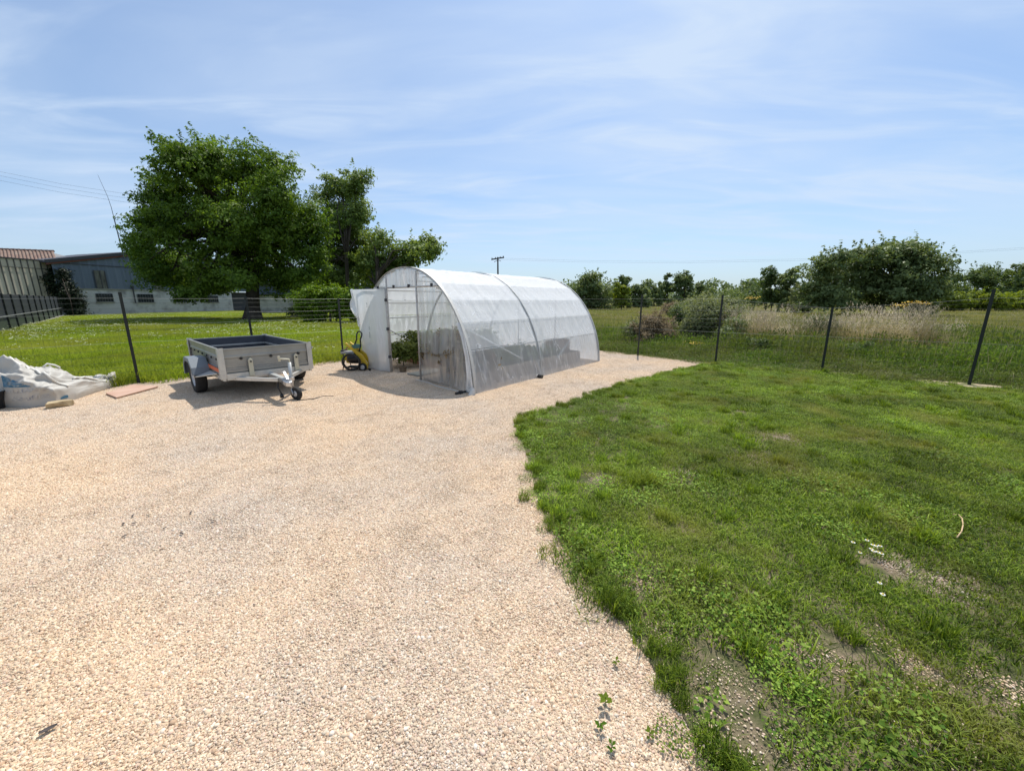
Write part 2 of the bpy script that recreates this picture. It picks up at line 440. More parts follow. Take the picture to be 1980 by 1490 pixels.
# pebbles -----------------------------------------------------------
m_peb = vcol_mat('limestone pebbles')
PEB = np.array([(0.66,0.54,0.40),(0.60,0.47,0.35),(0.72,0.62,0.49),(0.55,0.40,0.28),(0.66,0.50,0.40),(0.46,0.37,0.29),(0.78,0.70,0.60),(0.38,0.28,0.20)])
PW = np.array([0.26,0.2,0.2,0.09,0.11,0.06,0.06,0.02])
def pebble_patch(seed, S=0.42, sp=0.0071):
    rg = np.random.default_rng(seed)
    xs, ys = np.meshgrid(np.arange(-S/2, S/2, sp), np.arange(-S/2, S/2, sp))
    P = np.stack([xs.ravel(), ys.ravel()], -1) + rg.uniform(-0.5, 0.5, (xs.size, 2)) * sp
    n = len(P)
    bmi = bmesh.new(); bmesh.ops.create_icosphere(bmi, subdivisions=1, radius=1.0)
    bmi.verts.ensure_lookup_table()
    iv = np.array([v.co[:] for v in bmi.verts]); ifc = np.array([[v.index for v in f.verts] for f in bmi.faces]); bmi.free()
    s = rg.lognormal(math.log(0.0041), 0.33, n)
    V = iv[None] * (1 + rg.uniform(-0.28, 0.28, (n, len(iv), 1)))
    ax = np.stack([rg.uniform(0.75, 1.35, n), rg.uniform(0.75, 1.1, n), rg.uniform(0.5, 0.85, n)], -1)
    V = V * ax[:, None] * s[:, None, None]
    a = rg.uniform(0, 2*math.pi, n); c, si = np.cos(a)[:, None], np.sin(a)[:, None]
    tl = rg.normal(0, 0.3, n)[:, None]
    x, y, z = V[..., 0], V[..., 1], V[..., 2] + V[..., 0] * tl
    V = np.stack([x*c - y*si + P[:, :1], x*si + y*c + P[:, 1:], z + (rg.uniform(0.0, 0.0035, n) + 0.001)[:, None]], -1)
    Fc = (ifc[None] + (np.arange(n) * len(iv))[:, None, None]).reshape(-1, 3)
    colr = PEB[rg.choice(len(PEB), n, p=PW / PW.sum())] * np.array([.91, .905, .885]) * rg.uniform(0.8, 1.15, (n, 1))
    colr = np.repeat(np.concatenate([colr, np.ones((n, 1))], -1), len(iv), 0)
    me = np_mesh('pebble_patch', V.reshape(-1, 3), Fc, {'col': ('POINT', 'FLOAT_COLOR', colr.astype(np.float32))})
    me.materials.append(m_peb)
    me.polygons.foreach_set('use_smooth', [True] * len(me.polygons))
    return me
P = jgrid(-12, 5.5, 0.2, 14.4, 0.235, 0.45)
far = P[:, 1] > 6.5
P = P[inside(GRAVEL_POLY, P) & in_view(P, 0.12, 0.7)]
def dist_edge(P, line):
    L = np.asarray(line, float); best = np.full(len(P), 1e9)
    for a, b in zip(L[:-1], L[1:]):
        d = b - a; t = np.clip(((P - a) @ d) / (d @ d), 0, 1)
        best = np.minimum(best, np.linalg.norm(P - a - t[:, None] * d, axis=1))
    return best
pebs = [pebble_patch(100 + i) for i in range(6)]
n = len(P)
scatter('gravel', pebs, np.concatenate([P, np.full((n, 1), 0.0042)], 1), rng.uniform(0, 6.28, n), np.ones(n), rng.integers(0, 6, n),
        'pale beige and pinkish limestone gravel covering the yard', 'gravel')
# strays of gravel between lawn blades
P = jgrid(0.0, 5.0, 0.4, 9.6, 0.11, 0.5); de = dist_edge(P, EDGE_S)

# lawn --------------------------------------------------------------
m_lawn = leaf_mat('lawn grass', (0.028, 0.075, 0.005), (0.33, 0.44, 0.045), 0.36, (1.25, 1.2, 0.5), inst=True, patch=(0.29, 0.285, 0.065), patch_scale=1.3, pramp=(0.50, 0.72), rough=.5, spec=.13)
m_weed = leaf_mat('lawn weeds', (0.07, 0.16, 0.014), (0.33, 0.44, 0.075), 0.36, (1.2, 1.15, 0.5), inst=True, rough=0.6, spec=0.12)
m_straw = leaf_mat('dry straw', (0.30, 0.25, 0.13), (0.46, 0.39, 0.22), 0.25, inst=True)
lawnp = []
for i in range(6):
    rg = np.random.default_rng(200 + i)
    pa = blades(330, 0.15, 0.016, 0.058, 0.0032, 0.0064, 1.6, rg)
    st = blades(22, 0.15, 0.015, 0.05, 0.0018, 0.003, 1.9, rg)
    lawnp.append(blade_mesh('lawn_patch', [m_lawn, m_straw], [pa, st]))
for i in range(4):                        # taller tufts
    rg = np.random.default_rng(230 + i)
    lawnp.append(blade_mesh('tuft', m_lawn, [blades(150, 0.07, 0.05, 0.125, 0.003, 0.0052, 1.0, rg, square=False)]))
def rosette(rg, n, rad, size, up, stem=0.0):
    a = rg.uniform(0, 2*math.pi, n); r = rad * np.sqrt(rg.random(n))
    pos = np.stack([np.cos(a)*r, np.sin(a)*r, rg.uniform(0.012, up, n)], -1)
    nr = np.stack([rg.normal(0, 0.42, n), rg.normal(0, 0.42, n), np.ones(n)], -1)
    return leaf_tris(pos, nr, rg.uniform(0.6, 1.2, n) * size, 0.9, rg)
for i in range(4):                        # clover-like weeds
    rg = np.random.default_rng(260 + i)
    lawnp.append(blade_mesh('weed', m_weed, [rosette(rg, 170, 0.13, 0.017, 0.06)]))
for i in range(3):                        # broad leaves
    rg = np.random.default_rng(280 + i)
    lawnp.append(blade_mesh('broadleaf', m_weed, [rosette(rg, 40, 0.09, 0.029, 0.075)]))

BARE = [(1450,888,0.30,0.20),(1322,915,0.16,0.12),(1440,800,0.26,0.22),(1495,850,0.40,0.26),(1160,925,0.20,0.12),
        (1690,1075,0.20,0.10),(1745,1110,0.24,0.10),(1830,1135,0.26,0.10),(1580,1262,0.15,0.17),(1750,1300,0.12,0.15),(1820,1345,0.14,0.11),
        (1400,1300,0.13,0.14),(1330,1260,0.10,0.10),(1250,1120,0.08,0.10),(1930,1320,0.20,0.13),(1470,1440,0.16,0.13),(1380,1110,0.05,0.07),(1800,1420,0.08,0.05)]
def bare_mask(P):
    k = np.zeros(len(P))
    for x, y, ra, rb in BARE:
        c = np.array(G(x, y)); d = P - c
        ang = math.atan2(c[1], c[0]) ; 
        e = np.sqrt((d[:, 0] / (ra * .72)) ** 2 + (d[:, 1] / (rb * .72)) ** 2) + .9 * (fbm(P, 9.0, 6.0) - .5)
        k = np.maximum(k, np.clip(1.7 - e, 0, 1) * (.62 if y < 900 else 1))
    return k
P = jgrid(-0.2, 13.5, 0.2, 9.8, 0.125, 0.5)
P = P[inside(LAWN_POLY, P) & in_view(P, 0.2, 0.8)]
de = dist_edge(P, EDGE_S); fl = dist_edge(P, FENCE[11:])
nz = fbm(P, 1.6, 1.0); nz2 = fbm(P, 4.5, 2.0)
keep = (rng.random(len(P)) > bare_mask(P) * 1.25 + np.clip((0.34 - nz2) * 2.0, 0, 0.45) + np.clip(1.15 - fl * 2.0, 0, 0.95) * np.clip((fbm(P, 1.5, 4.0) - .40) * 9, 0, 1))
P, de, nz, nz2 = P[keep], de[keep], nz[keep], nz2[keep]
n = len(P)
idx = rng.integers(0, 6, n)
weedy = np.clip(1.25 - np.hypot((P[:, 0] - 1.1) / 1.4, (P[:, 1] - 5.2) / 1.3), 0, 1) + np.clip(0.35 - de, 0, 0.35) * 1.6 + np.clip((nz - 0.58) * 3, 0, .5)
idx = np.where(rng.random(n) < weedy * 0.8, rng.integers(10, 14, n), idx)
idx = np.where(rng.random(n) < np.where((de < 0.28) & (P[:, 1] < 1.6), 0.45, weedy * 0.05 + .01), rng.integers(14, 17, n), idx)
idx = np.where((rng.random(n) < np.where(de < 0.10, 0.35, 0.10)), rng.integers(6, 10, n), idx)
scl = rng.uniform(0.7, 1.12, n) * (0.62 + 0.62 * nz)
scl = np.where(idx >= 14, scl * 0.9, scl)
scl3 = np.stack([np.clip(scl, .8, 1.3), np.clip(scl, .8, 1.3), scl * (0.8 + 0.4 * nz2)], -1)
scatter('lawn_grass', lawnp, np.concatenate([P, np.full((n, 1), 0.012)], 1), np.stack([rng.normal(0, .05, n), rng.normal(0, .05, n), rng.uniform(0, 6.28, n)], -1), scl3, idx,
        'short patchy green lawn grass with weeds beside the gravel', 'grass', itint=np.clip((fbm(P, 1.3, 5.0) - .5) * 1.3 + (fbm(P, 5.0, 15.0) - .5) * .9 + .48 + rng.normal(0, .13, n), 0, 1))

# lush row of blades along the gravel edge, and litter on the bare spots
E_ = np.array(EDGE_S); seg = np.linalg.norm(np.diff(E_, axis=0), axis=1); cum = np.concatenate([[0], np.cumsum(seg)])
ss_ = np.arange(2.6, cum[-1], 0.035); ex = np.interp(ss_, cum, E_[:, 0]); ey = np.interp(ss_, cum, E_[:, 1])
P = np.stack([ex, ey], -1) + rng.normal(0, .055, (len(ss_), 2)) + np.array([.05, -.015]) + np.stack([fbm(np.stack([ss_, ss_ * 0], -1), 2.2, 3) * .12 - .05, 0 * ss_], -1)
n = len(P); idx = np.where(rng.random(n) < .42, rng.integers(4, 8, n), rng.integers(0, 4, n))
edgep = lawnp[6:14]
scatter('edge_grass', edgep, np.concatenate([P, np.full((n, 1), 0.01)], 1), np.stack([rng.normal(0, .1, n), rng.normal(0, .1, n), rng.uniform(0, 6.28, n)], -1), rng.uniform(.34, .78, n) * np.where(idx >= 4, .8, .9), idx,
        'fringe of longer grass and weeds along the gravel edge', 'grass', itint=np.clip(rng.normal(.35, .2, n), 0, 1))
litp = []
for i in range(3):
    rg = np.random.default_rng(290 + i); me_ = pebble_patch(900 + i, 0.22, 0.0165); litp.append(me_)
    litp.append(blade_mesh('litter', m_straw, [blades(110, .12, .004, .02, .0014, .0028, 3.2, rg, square=False)]))
Q = []
for x, y, ra, rb in BARE:
    c = np.array(G(x, y)); k = max(4, int(ra * rb * 150)); Q.append(c + rng.normal(0, .55, (k, 2)) * np.array([ra, rb]))
P = np.concatenate(Q); n = len(P)
scatter('bare_spot_litter', litp, np.concatenate([P, np.full((n, 1), 0.0125)], 1), rng.uniform(0, 6.28, n), rng.uniform(.5, 1.0, n), rng.integers(0, 6, n),
        'pebbles and dry clippings on the bare spots of the lawn', 'litter')

# meadows -----------------------------------------------------------
m_mead = leaf_mat('meadow grass', (0.105, 0.185, 0.010), (0.31, 0.385, 0.035), 0.42, (1.2, 1.15, 0.6), inst=True, rough=.75, spec=.08, patch=(0.32, 0.33, 0.06), patch_scale=0.30, pramp=(0.42, 0.64))
m_olive = leaf_mat('rough field grass', (0.11, 0.15, 0.026), (0.25, 0.265, 0.080), 0.40, (1.2, 1.1, 0.6), inst=True, rough=.75, spec=.08, patch=(0.30, 0.275, 0.10), patch_scale=0.16, pramp=(0.42, 0.62))
m_verge = leaf_mat('verge weeds', (0.06, 0.125, 0.016), (0.165, 0.235, 0.040), 0.38, (1.2, 1.15, 0.6), inst=True, rough=.7, spec=.1, patch=(0.15, 0.17, 0.05), patch_scale=0.7)
m_white = mat('white flower heads', (0.52, 0.56, 0.36), 0.8)
def umbels(rg, n, rad, h0, h1, size):
    P = rg.uniform(-rad, rad, (n, 2)); pos = np.concatenate([P, rg.uniform(h0, h1, (n, 1))], 1)
    k = 6
    pos = np.repeat(pos, k, 0) + np.concatenate([rg.normal(0, size * 0.7, (n*k, 2)), rg.normal(0, size * .15, (n*k, 1))], 1)
    return leaf_tris(pos, np.stack([rg.normal(0, .3, n*k), rg.normal(0, .3, n*k), np.ones(n*k)], -1), np.full(n*k, size), 0.9, rg)
mead = []
for i in range(4):
    rg = np.random.default_rng(300 + i); mead.append(blade_mesh('meadow_patch', m_mead, [blades(620, 0.5, 0.12, 0.36, 0.006, 0.012, 0.9, rg)]))
for i in range(3):
    rg = np.random.default_rng(310 + i)
    mead.append(blade_mesh('flower_patch', [m_mead, m_white], [blades(520, 0.5, 0.12, 0.38, 0.006, 0.012, 0.9, rg), umbels(rg, 9, 0.5, 0.28, 0.42, 0.030)]))
LEFT_POLY = [(-7.3,7.15),(-8.6,5.75),(-10.0,4.25),(-15,-1),(-25,17.0),(-44,37),(-48,45),(-20,75),(0,75),(0,15),(-0.55,14.6),(-1.8,13.1),(-3.15,11.65),(-4.5,10.25),(-5.85,8.75)]
def field(x0, x1, y0, y1, s, poly=None, excl=None):
    P = jgrid(x0, x1, y0, y1, s, 0.5)
    P = P[in_view(P, 0.15, 1.5)]
    if poly is not None: P = P[inside(poly, P)]
    return P
A = field(-26, 0.5, 4, 22, 0.52, LEFT_POLY); B = field(-55, 0.5, 22, 62, 0.95, LEFT_POLY)
P = np.concatenate([A, B]); n = len(P); big = np.concatenate([np.full(len(A), 0.95), np.full(len(B), 1.7)])
fl = fbm(P, 0.12, 3.0) + np.clip((-P[:, 0] - 9) * 0.03, 0, .3)
idx = np.where(rng.random(n) < np.clip((fl - 0.52) * 1.8, 0.03, 0.6), rng.integers(4, 7, n), rng.integers(0, 4, n))
hz = rng.uniform(0.75, 1.2, n) * np.where(P[:, 1] < 12, 0.85, np.clip(1.0 - (P[:, 1] - 12) * .025, .42, 1))
scatter('meadow_grass', mead, np.concatenate([P, np.zeros((n, 1))], 1), rng.uniform(0, 6.28, n), np.stack([big, big, hz], -1), idx,
        'bright green meadow dotted with white flowers behind the left fence', 'grass', itint=np.clip((fbm(P, 0.25, 8.0) - .5) * 1.4 + (fbm(P, 1.1, 18.0) - .5) * .8 + .5 + rng.normal(0, .13, n), 0, 1))

VERGE_POLY = [(-0.45,14.6),(0.72,13.85),(2.2,12.45),(3.65,11.1),(5.1,9.6),(6.55,8.05),(8.25,6.75),(9.95,5.45),(13.4,2.8),(30,8),(16,15),(12,15.5),(9,16),(5,19),(1,19)]
verge = []
for i in range(4):
    rg = np.random.default_rng(330 + i)
    nl = 170
    pos = np.concatenate([rg.uniform(-.5, .5, (nl, 2)), rg.uniform(0.03, 0.24, (nl, 1))], 1)
    verge.append(blade_mesh('verge_patch', [m_verge, m_straw, m_verge], [blades(330, 0.5, 0.06, 0.26, 0.006, 0.011, 1.0, rg), blades(40, 0.5, 0.08, 0.34, 0.004, 0.008, .8, rg), leaf_tris(pos, np.stack([rg.normal(0, .5, nl), rg.normal(0, .5, nl), np.ones(nl)], -1), rg.uniform(.03, .075, nl), 0.6, rg)]))
P = field(-1, 24, 3, 20, 0.36, VERGE_POLY); n = len(P); fd = dist_edge(P, FENCE[8:])
k = rng.random(n) > np.clip(1.15 - fd * 1.7, 0, .95) * np.clip((fbm(P, 1.5, 4.0) - .40) * 9, 0, 1); P, fd = P[k], fd[k]; n = len(P)
hz = np.clip(0.25 + fd * 0.50, 0.25, 1.3) * rng.uniform(0.45, 1.7, n) * (1 + .4 * np.clip(fd - 1.6, 0, 1) * (P[:, 0] > 6.5))
scatter('verge_weeds', verge, np.concatenate([P, np.zeros((n, 1))], 1), rng.uniform(0, 6.28, n), np.stack([np.full(n, .8), np.full(n, .8), hz], -1), rng.integers(0, 4, n),
        'low green weeds growing along the outside of the right fence', 'weeds', itint=np.clip(fbm(P, 0.6, 9.0) + rng.normal(0, .1, n), 0, 1))
olive = []
for i in range(4):
    rg = np.random.default_rng(350 + i)
    olive.append(blade_mesh('field_patch', [m_olive, m_straw], [blades(520, 0.5, 0.18, 0.55, 0.006, 0.012, 0.7, rg), blades(14, 0.5, 0.4, 0.68, 0.006, 0.010, 0.5, rg)]))
FIELD_POLY = [(0,19),(5,17.5),(12,14.5),(16,13.5),(26,8),(60,20),(200,120),(200,150),(0,150),(-2,75),(-2,20)]
A = field(-2, 34, 8, 26, 0.62, FIELD_POLY); B = field(-2, 80, 26, 60, 1.35, FIELD_POLY); C_ = field(-2, 150, 60, 110, 3.0, FIELD_POLY)
P = np.concatenate([A, B, C_]); n = len(P); big = np.concatenate([np.full(len(A), 1.1), np.full(len(B), 2.2), np.full(len(C_), 4.5)])
scatter('field_grass', olive, np.concatenate([P, np.zeros((n, 1))], 1), rng.uniform(0, 6.28, n), np.stack([big, big, rng.uniform(0.8, 1.2, n)], -1), rng.integers(0, 4, n),
        'olive rough grass of the open field beyond the right fence', 'grass', itint=np.clip(fbm(P, 0.1, 12.0) + rng.normal(0, .1, n), 0, 1))

# ================================================================== BUILDINGS
def wall_frame(pA, pB):                    # vertical plane through two ground points: (s, z) <-> photo
    A, B = Vector((*pA, 0)), Vector((*pB, 0)); d = (B - A).normalized(); nrm = Vector((d.y, -d.x, 0))
    if nrm.y > 0 and abs(nrm.y) > .2: nrm = -nrm
    def sz(x, y):
        r = Vector(ray(x, y)); o = Vector((0, 0, CAMH)); t = (A - o).dot(nrm) / r.dot(nrm); p = o + r * t
        return (p - A).dot(d), p.z
    def pt(s_, z, out=0.0): return A + d * s_ + Vector((0, 0, z)) + nrm * out
    return sz, pt, d, nrm
def slab(pt, s0, s1, z0, z1, o0, o1, mb=None):
    mb = mb or MB()
    vs = [pt(s_, z, o) for o in (o0, o1) for s_, z in ((s0, z0), (s1, z0), (s1, z1), (s0, z1))]
    return mb.add(vs, [(0,1,2,3),(7,6,5,4),(0,4,5,1),(1,5,6,2),(2,6,7,3),(3,7,4,0)])

m_render = mat('stained white render', (0.46, 0.455, 0.45), 0.9, col2=(0.16, 0.155, 0.15), scale=0.9, detail=9, bump=0.3, bscale=6, ramp=(0.50, 0.74), spec=0.15)
m_blue = mat('blue grey steel cladding', (0.125, 0.155, 0.20), 0.55, col2=(0.085, 0.11, 0.145), scale=0.5, detail=8, ramp=(0.4, 0.75), spec=0.3, stretch=(1, 1, 0.25))
m_sheetlight = mat('dirty translucent sheet', (0.20, 0.20, 0.17), 0.6, col2=(0.045, 0.045, 0.035), scale=1.2, detail=8, stretch=(1, 1, .4))
m_darkglass = mat('dark window glass', (0.018, 0.022, 0.026), 0.15, spec=0.5)
m_winbar = mat('window bars', (0.06, 0.065, 0.07), 0.6)
m_trim = mat('dark roof trim', (0.05, 0.05, 0.058), 0.6)
m_rust = mat('rusty purlin', (0.14, 0.05, 0.035), 0.8)
m_beige = mat('beige clad sheet', (0.58, 0.52, 0.40), 0.7, col2=(0.48, 0.43, 0.33), scale=0.6, detail=6, spec=0.2)
m_rib = mat('dark cladding seam', (0.08, 0.08, 0.072), 0.7)
m_tile = mat('old red roof tiles', (0.16, 0.085, 0.066), 0.85, col2=(0.24, 0.185, 0.14), scale=2.2, detail=6, ramp=(0.35, 0.7))
m_conc = mat('concrete', (0.33, 0.32, 0.29), 0.9, col2=(0.20, 0.20, 0.17), scale=1.5, detail=7, bump=0.2, spec=0.1)
m_dfence = mat('charcoal fence panel', (0.028, 0.032, 0.040), 0.5, spec=0.35)
m_dgreen = mat('dark green fence board', (0.030, 0.045, 0.030), 0.6)
m_post = mat('dark green painted steel', (0.012, 0.016, 0.013), 0.5, spec=0.4)

# long barn: rendered lower wall, blue cladding above, gable roof
bA, bB = G(131, 611), G(452, 602)
sz, pt, bd, bn = wall_frame(bA, bB)
barn = empty('barn', (*bA, 0), label='long barn with blue grey cladding over a stained white wall behind the walnut tree', cat='barn')
def bpart(mb, name, mt, parent=None, **kw):
    o = mb.build(name, mt, parent or barn, **kw)
    if parent is None: o.matrix_parent_inverse = Matrix.Translation(Vector((*bA, 0))).inverted()
    return o
L_ = sz(452, 600)[0]; zt = 2.62
bpart(slab(pt, -0.2, L_, -0.2, zt, 0.0, -0.3), 'lower_wall', m_render)
bpart(slab(pt, -0.2, L_ + .1, zt, zt + 0.10, 0.08, -0.3), 'wall_ledge', m_conc)
ze0 = sz(120, 507)[1]; sP_, zP_ = sz(330, 483); zP_ = max(zP_, ze0 + 1.2)
up = MB()
nr = 34; Lr = L_ + 6
def roofz(s_): return ze0 + (zP_ - ze0) * (s_ / sP_) if s_ < sP_ else zP_ - (zP_ - ze0) * (s_ - sP_) / (Lr - sP_) * 0.9
prof = []
for i in range(nr * 4 + 1):
    s_ = -0.3 + (Lr + .3) * i / (nr * 4); prof.append((s_, 0.055 if i % 4 in (0,) else 0.0))
for (s0, o0), (s1, o1) in zip(prof[:-1], prof[1:]):
    up.add([pt(s0, zt + .10, o0 + .01), pt(s1, zt + .10, o1 + .01), pt(s1, roofz(s1), o1 + .01), pt(s0, roofz(s0), o0 + .01)], [(0, 1, 2, 3)])
bpart(up, 'cladding', m_blue)
bpart(slab(pt, -0.3, Lr, 5.05 - .04, 5.05 + .04, 0.0, 0.075), 'cladding_joint', m_trim)
tr_ = MB(); ru = MB(); rf = MB()
for s0, s1 in ((-0.7, sP_), (sP_, Lr + .4)):
    a, b = pt(s0, roofz(max(s0, -.3)) + .06, .14), pt(s1, roofz(s1) + .06, .14)
    tr_.bar(a, b, 0.22, 0.30); ru.bar(a + Vector((0, 0, -.24)) , b + Vector((0, 0, -.24)), 0.12, 0.14)
    for q in (a, b): pass
    back = -bn * 18.0
    rf.add([a, b, b + back, a + back, a + Vector((0,0,-.12)), b + Vector((0,0,-.12)), b + back + Vector((0,0,-.12)), a + back + Vector((0,0,-.12))], [(0,1,2,3),(7,6,5,4),(0,4,5,1),(1,5,6,2),(2,6,7,3),(3,7,4,0)])
bpart(rf, 'roof', m_trim); bpart(tr_, 'verge_trim', m_trim); bpart(ru, 'verge_board', m_rust)
for x0, x1, y0, y1 in ((180, 207, 523, 557), (293, 314, 528, 558)):
    s0 = sz(x0 + 4, 545)[0]; s1 = sz(x1 - 2, 545)[0]; z1 = sz((x0 + x1) / 2, y0)[1]
    o = bpart(slab(pt, s0, s1, zt + .12, z1, 0.06, 0.085), 'translucent_sheet', m_sheetlight)
    for f in (0.0, 0.55, 1.0):
        sm = s0 + (s1 - s0) * f
        slab(pt, sm - .03, sm + .03, zt + .12, z1, 0.085, 0.12).build('sheet_rib', m_trim, o)
for xc, y0, y1, hw in ((202, 568, 583, 16), (281, 569, 584, 15), (348, 571, 584, 13), (409, 572, 584, 12)):
    s0, s1 = sz(xc - hw, 576)[0], sz(xc + hw, 576)[0]; z0, z1 = sz(xc, y1)[1], sz(xc, y0)[1]
    o = bpart(slab(pt, s0, s1, z0, z1, 0.004, 0.03), 'window', m_darkglass)
    fr = MB()
    for k in range(7): sm = s0 + (s1 - s0) * k / 6; slab(pt, sm - .025, sm + .025, z0, z1, .03, .06, fr)
    for k in range(4): zm = z0 + (z1 - z0) * k / 3; slab(pt, s0, s1, zm - .02, zm + .02, .062, .075, fr)
    fr.build('window_grille', m_winbar, o)
    slab(pt, s0 - .08, s1 + .08, z0 - .10, z0 - .025, .004, .12).build('sill', m_conc, o)
sv = sz(258, 570)[0]
pv = MB(); pv.tube([pt(sv, 1.2, .12), pt(sv, zt + .25, .12)], .06); pv.tube([pt(sv, zt + .25, .12), pt(sv, zt + .45, .12)], .12)
bpart(pv, 'drain_pipe', m_trim)
slab(pt, L_ + .02, L_ + 7, 0, zt, -1.2, -1.4).build('back_wall', m_trim, barn).matrix_parent_inverse = Matrix.Translation(Vector((*bA, 0))).inverted()

# whip antenna on the barn roof
a0, a1, a2, a3 = AT(238, 492, 44.0), AT(220, 420, 44.0), AT(208, 380, 44.0), AT(189, 338, 44.0)
an = empty('antenna', a0, label='tall thin whip antenna leaning above the barn roof', cat='antenna')
inv = Matrix.Translation(a0).inverted()
o = MB().tube([a0 + (a0 - a1) * .12, a1], [.055, .045], 6).build('mast', m_trim, an); o.matrix_parent_inverse = inv
o = MB().tube([a1, (a1 + a2) / 2 + Vector((.05, 0, 0)), a2, a3], [.028, .022, .018, .012], 5).build('whip', m_trim, an); o.matrix_parent_inverse = inv
o = MB().tube([a1 + Vector((-.15, 0, .02)), a1 + Vector((.5, 0, -.08))], .02, 5).build('cross_rod', m_trim, an); o.matrix_parent_inverse = inv

# beige clad shed at the left edge
cA, cB = AT(-70, 600, 33.0), AT(133, 600, 40.2)
sz2, pt2, d2, n2_ = wall_frame((cA.x, cA.y), (cB.x, cB.y))
L2 = (Vector((cB.x, cB.y, 0)) - Vector((cA.x, cA.y, 0))).length
shed = empty('clad_shed', (cA.x, cA.y, 0), label='beige ribbed metal shed standing behind the dark panel fence', cat='shed')
inv2 = Matrix.Translation(Vector((cA.x, cA.y, 0))).inverted()
zs = sz2(60, 503)[1]
o = slab(pt2, 0, L2, -.1, zs, 0, -8).build('wall', m_beige, shed); o.matrix_parent_inverse = inv2
k = 0
ns = int(L2 / 0.47)
ribm = MB()
for k in range(ns):
    s_ = 0.2 + k * 0.47; slab(pt2, s_ - .035, s_ + .035, -.1, zs - .02, 0.002, .05, ribm)
o = ribm.build('seams', m_rib, shed); o.matrix_parent_inverse = inv2; o['kind'] = 'stuff'
o = slab(pt2, -.1, L2 + .1, zs, zs + .1, .08, -8.1).build('eave_trim', m_trim, shed); o.matrix_parent_inverse = inv2
o = slab(pt2, 0, L2, zs - .75, zs - .70, .052, .065).build('cladding_joint', m_rib, shed); o.matrix_parent_inverse = inv2

# red tiled roof behind the shed
Yh = 46.0
ra, rb = AT(-80, 480, Yh + 3.2), AT(104, 487, Yh + 3.2); ea, eb = AT(-80, 503, Yh), AT(112, 507.5, Yh)
house = empty('tiled_house', (eb.x, eb.y, 0), label='house with an old red tiled roof showing above the beige shed', cat='house')
invh = Matrix.Translation(Vector((eb.x, eb.y, 0))).inverted()
def rfp(u, v):
    p = (ea.lerp(eb, u)).lerp(ra.lerp(rb, u), v); return p + Vector((0, -.05, .09)) * abs(math.sin(u * math.pi * 26)) + Vector((0, -.02, .035)) * (1 - (v * 9) % 1)
o = MB().grid(rfp, 208, 36).build('roof', m_tile, house, smooth=False, fix=False); o.matrix_parent_inverse = invh
rt = MB()
for k in range(17):
    p, q = ra.lerp(rb, k / 17), ra.lerp(rb, (k + .97) / 17); rt.tube([p + Vector((0, 0, .05)), q + Vector((0, 0, .08))], .15, 8)
rid = rt.build('ridge_tiles', m_tile, house); rid.matrix_parent_inverse = invh; rid['kind'] = 'stuff'
o = MB().prism([Vector((eb.x - .1, eb.y + .1, 0)), Vector((eb.x - .1, eb.y + 6.4, 0)), Vector((eb.x - .1, eb.y + 6.4, eb.z - .1)), Vector((rb.x, rb.y, rb.z - .15)), Vector((eb.x - .1, eb.y + .1, eb.z - .1))], (-16, 0, 0)).build('walls', m_render, house); o.matrix_parent_inverse = invh

# low grey outbuilding right of the walnut trunk
oA, oB = AT(496, 604, 46), AT(760, 604, 52)
sz3, pt3, d3, n3_ = wall_frame((oA.x, oA.y), (oB.x, oB.y)); L3 = (oB - oA).length
ob = empty('outbuilding', (oA.x, oA.y, 0), label='low grey outbuilding half hidden behind the walnut trunk and the hedge', cat='outbuilding')
invo = Matrix.Translation(Vector((oA.x, oA.y, 0))).inverted()
zo = sz3(540, 571)[1]; zo2 = sz3(560, 551)[1]
for nm, mb, mt in (('wall', slab(pt3, 0, L3, -.1, zo, 0, -.25), m_render), ('fascia', slab(pt3, -.1, L3, zo, zo + .14, .18, -.25), m_trim),
                   ('upper_cladding', slab(pt3, 0, L3, zo + .14, zo2, -1.0, -5), m_blue), ('roof', slab(pt3, -.2, L3, zo2, zo2 + .2, -.7, -5.2), m_trim)):
    o = mb.build(nm, mt, ob); o.matrix_parent_inverse = invo

# dark panel fence with a concrete plinth
f0, f1 = Vector((*G(-60, 669), 0)), Vector((*G(119, 612.5), 0))
pf = empty('panel_fence', f0, label='charcoal panel fence on a concrete plinth in front of the beige shed', cat='fence')
invf = Matrix.Translation(f0).inverted()
fx = [(-60,), (-28,), (5, ), (22.5,), (39.5,), (54,), (66.5,), (77,), (87,), (96.5,), (104,), (111,), (118,)]
szf, ptf, df, nf_ = wall_frame((f0.x, f0.y), (f1.x, f1.y))
ss = [szf(x + 10, 628)[0] for (x,) in fx[:-1]] + [(f1 - f0).length]
nout = 1 if nf_.dot(Vector((0, 0, 0)) - f0) > 0 else -1
for a, b in zip(ss[:-1], ss[1:]):
    o = slab(ptf, a, b, 0.62, 1.78, 0, -.03).build('panel', m_dfence, pf); o.matrix_parent_inverse = invf
    o = slab(ptf, a, b, 0.16, 0.615, 0, -.03).build('lower_panel', m_dgreen, pf); o.matrix_parent_inverse = invf
for a in ss:
    o = slab(ptf, a - .06, a + .06, 0.0, 1.85, nout * .09, nout * -.05).build('post', m_post, pf); o.matrix_parent_inverse = invf
o = slab(ptf, 0, ss[-1], 1.78, 1.83, nout * .03, nout * -.05).build('top_rail', m_trim, pf); o.matrix_parent_inverse = invf
o = slab(ptf, 0, ss[-1], .80, .84, nout * .095, nout * .11).build('tension_wire', mat('galvanised wire', (0.42, 0.43, 0.43), 0.45, 0.6), pf); o.matrix_parent_inverse = invf
o = slab(ptf, -1, ss[-1] + .3, -.05, .15, nout * .16, nout * -.12).build('plinth', m_conc, pf); o.matrix_parent_inverse = invf

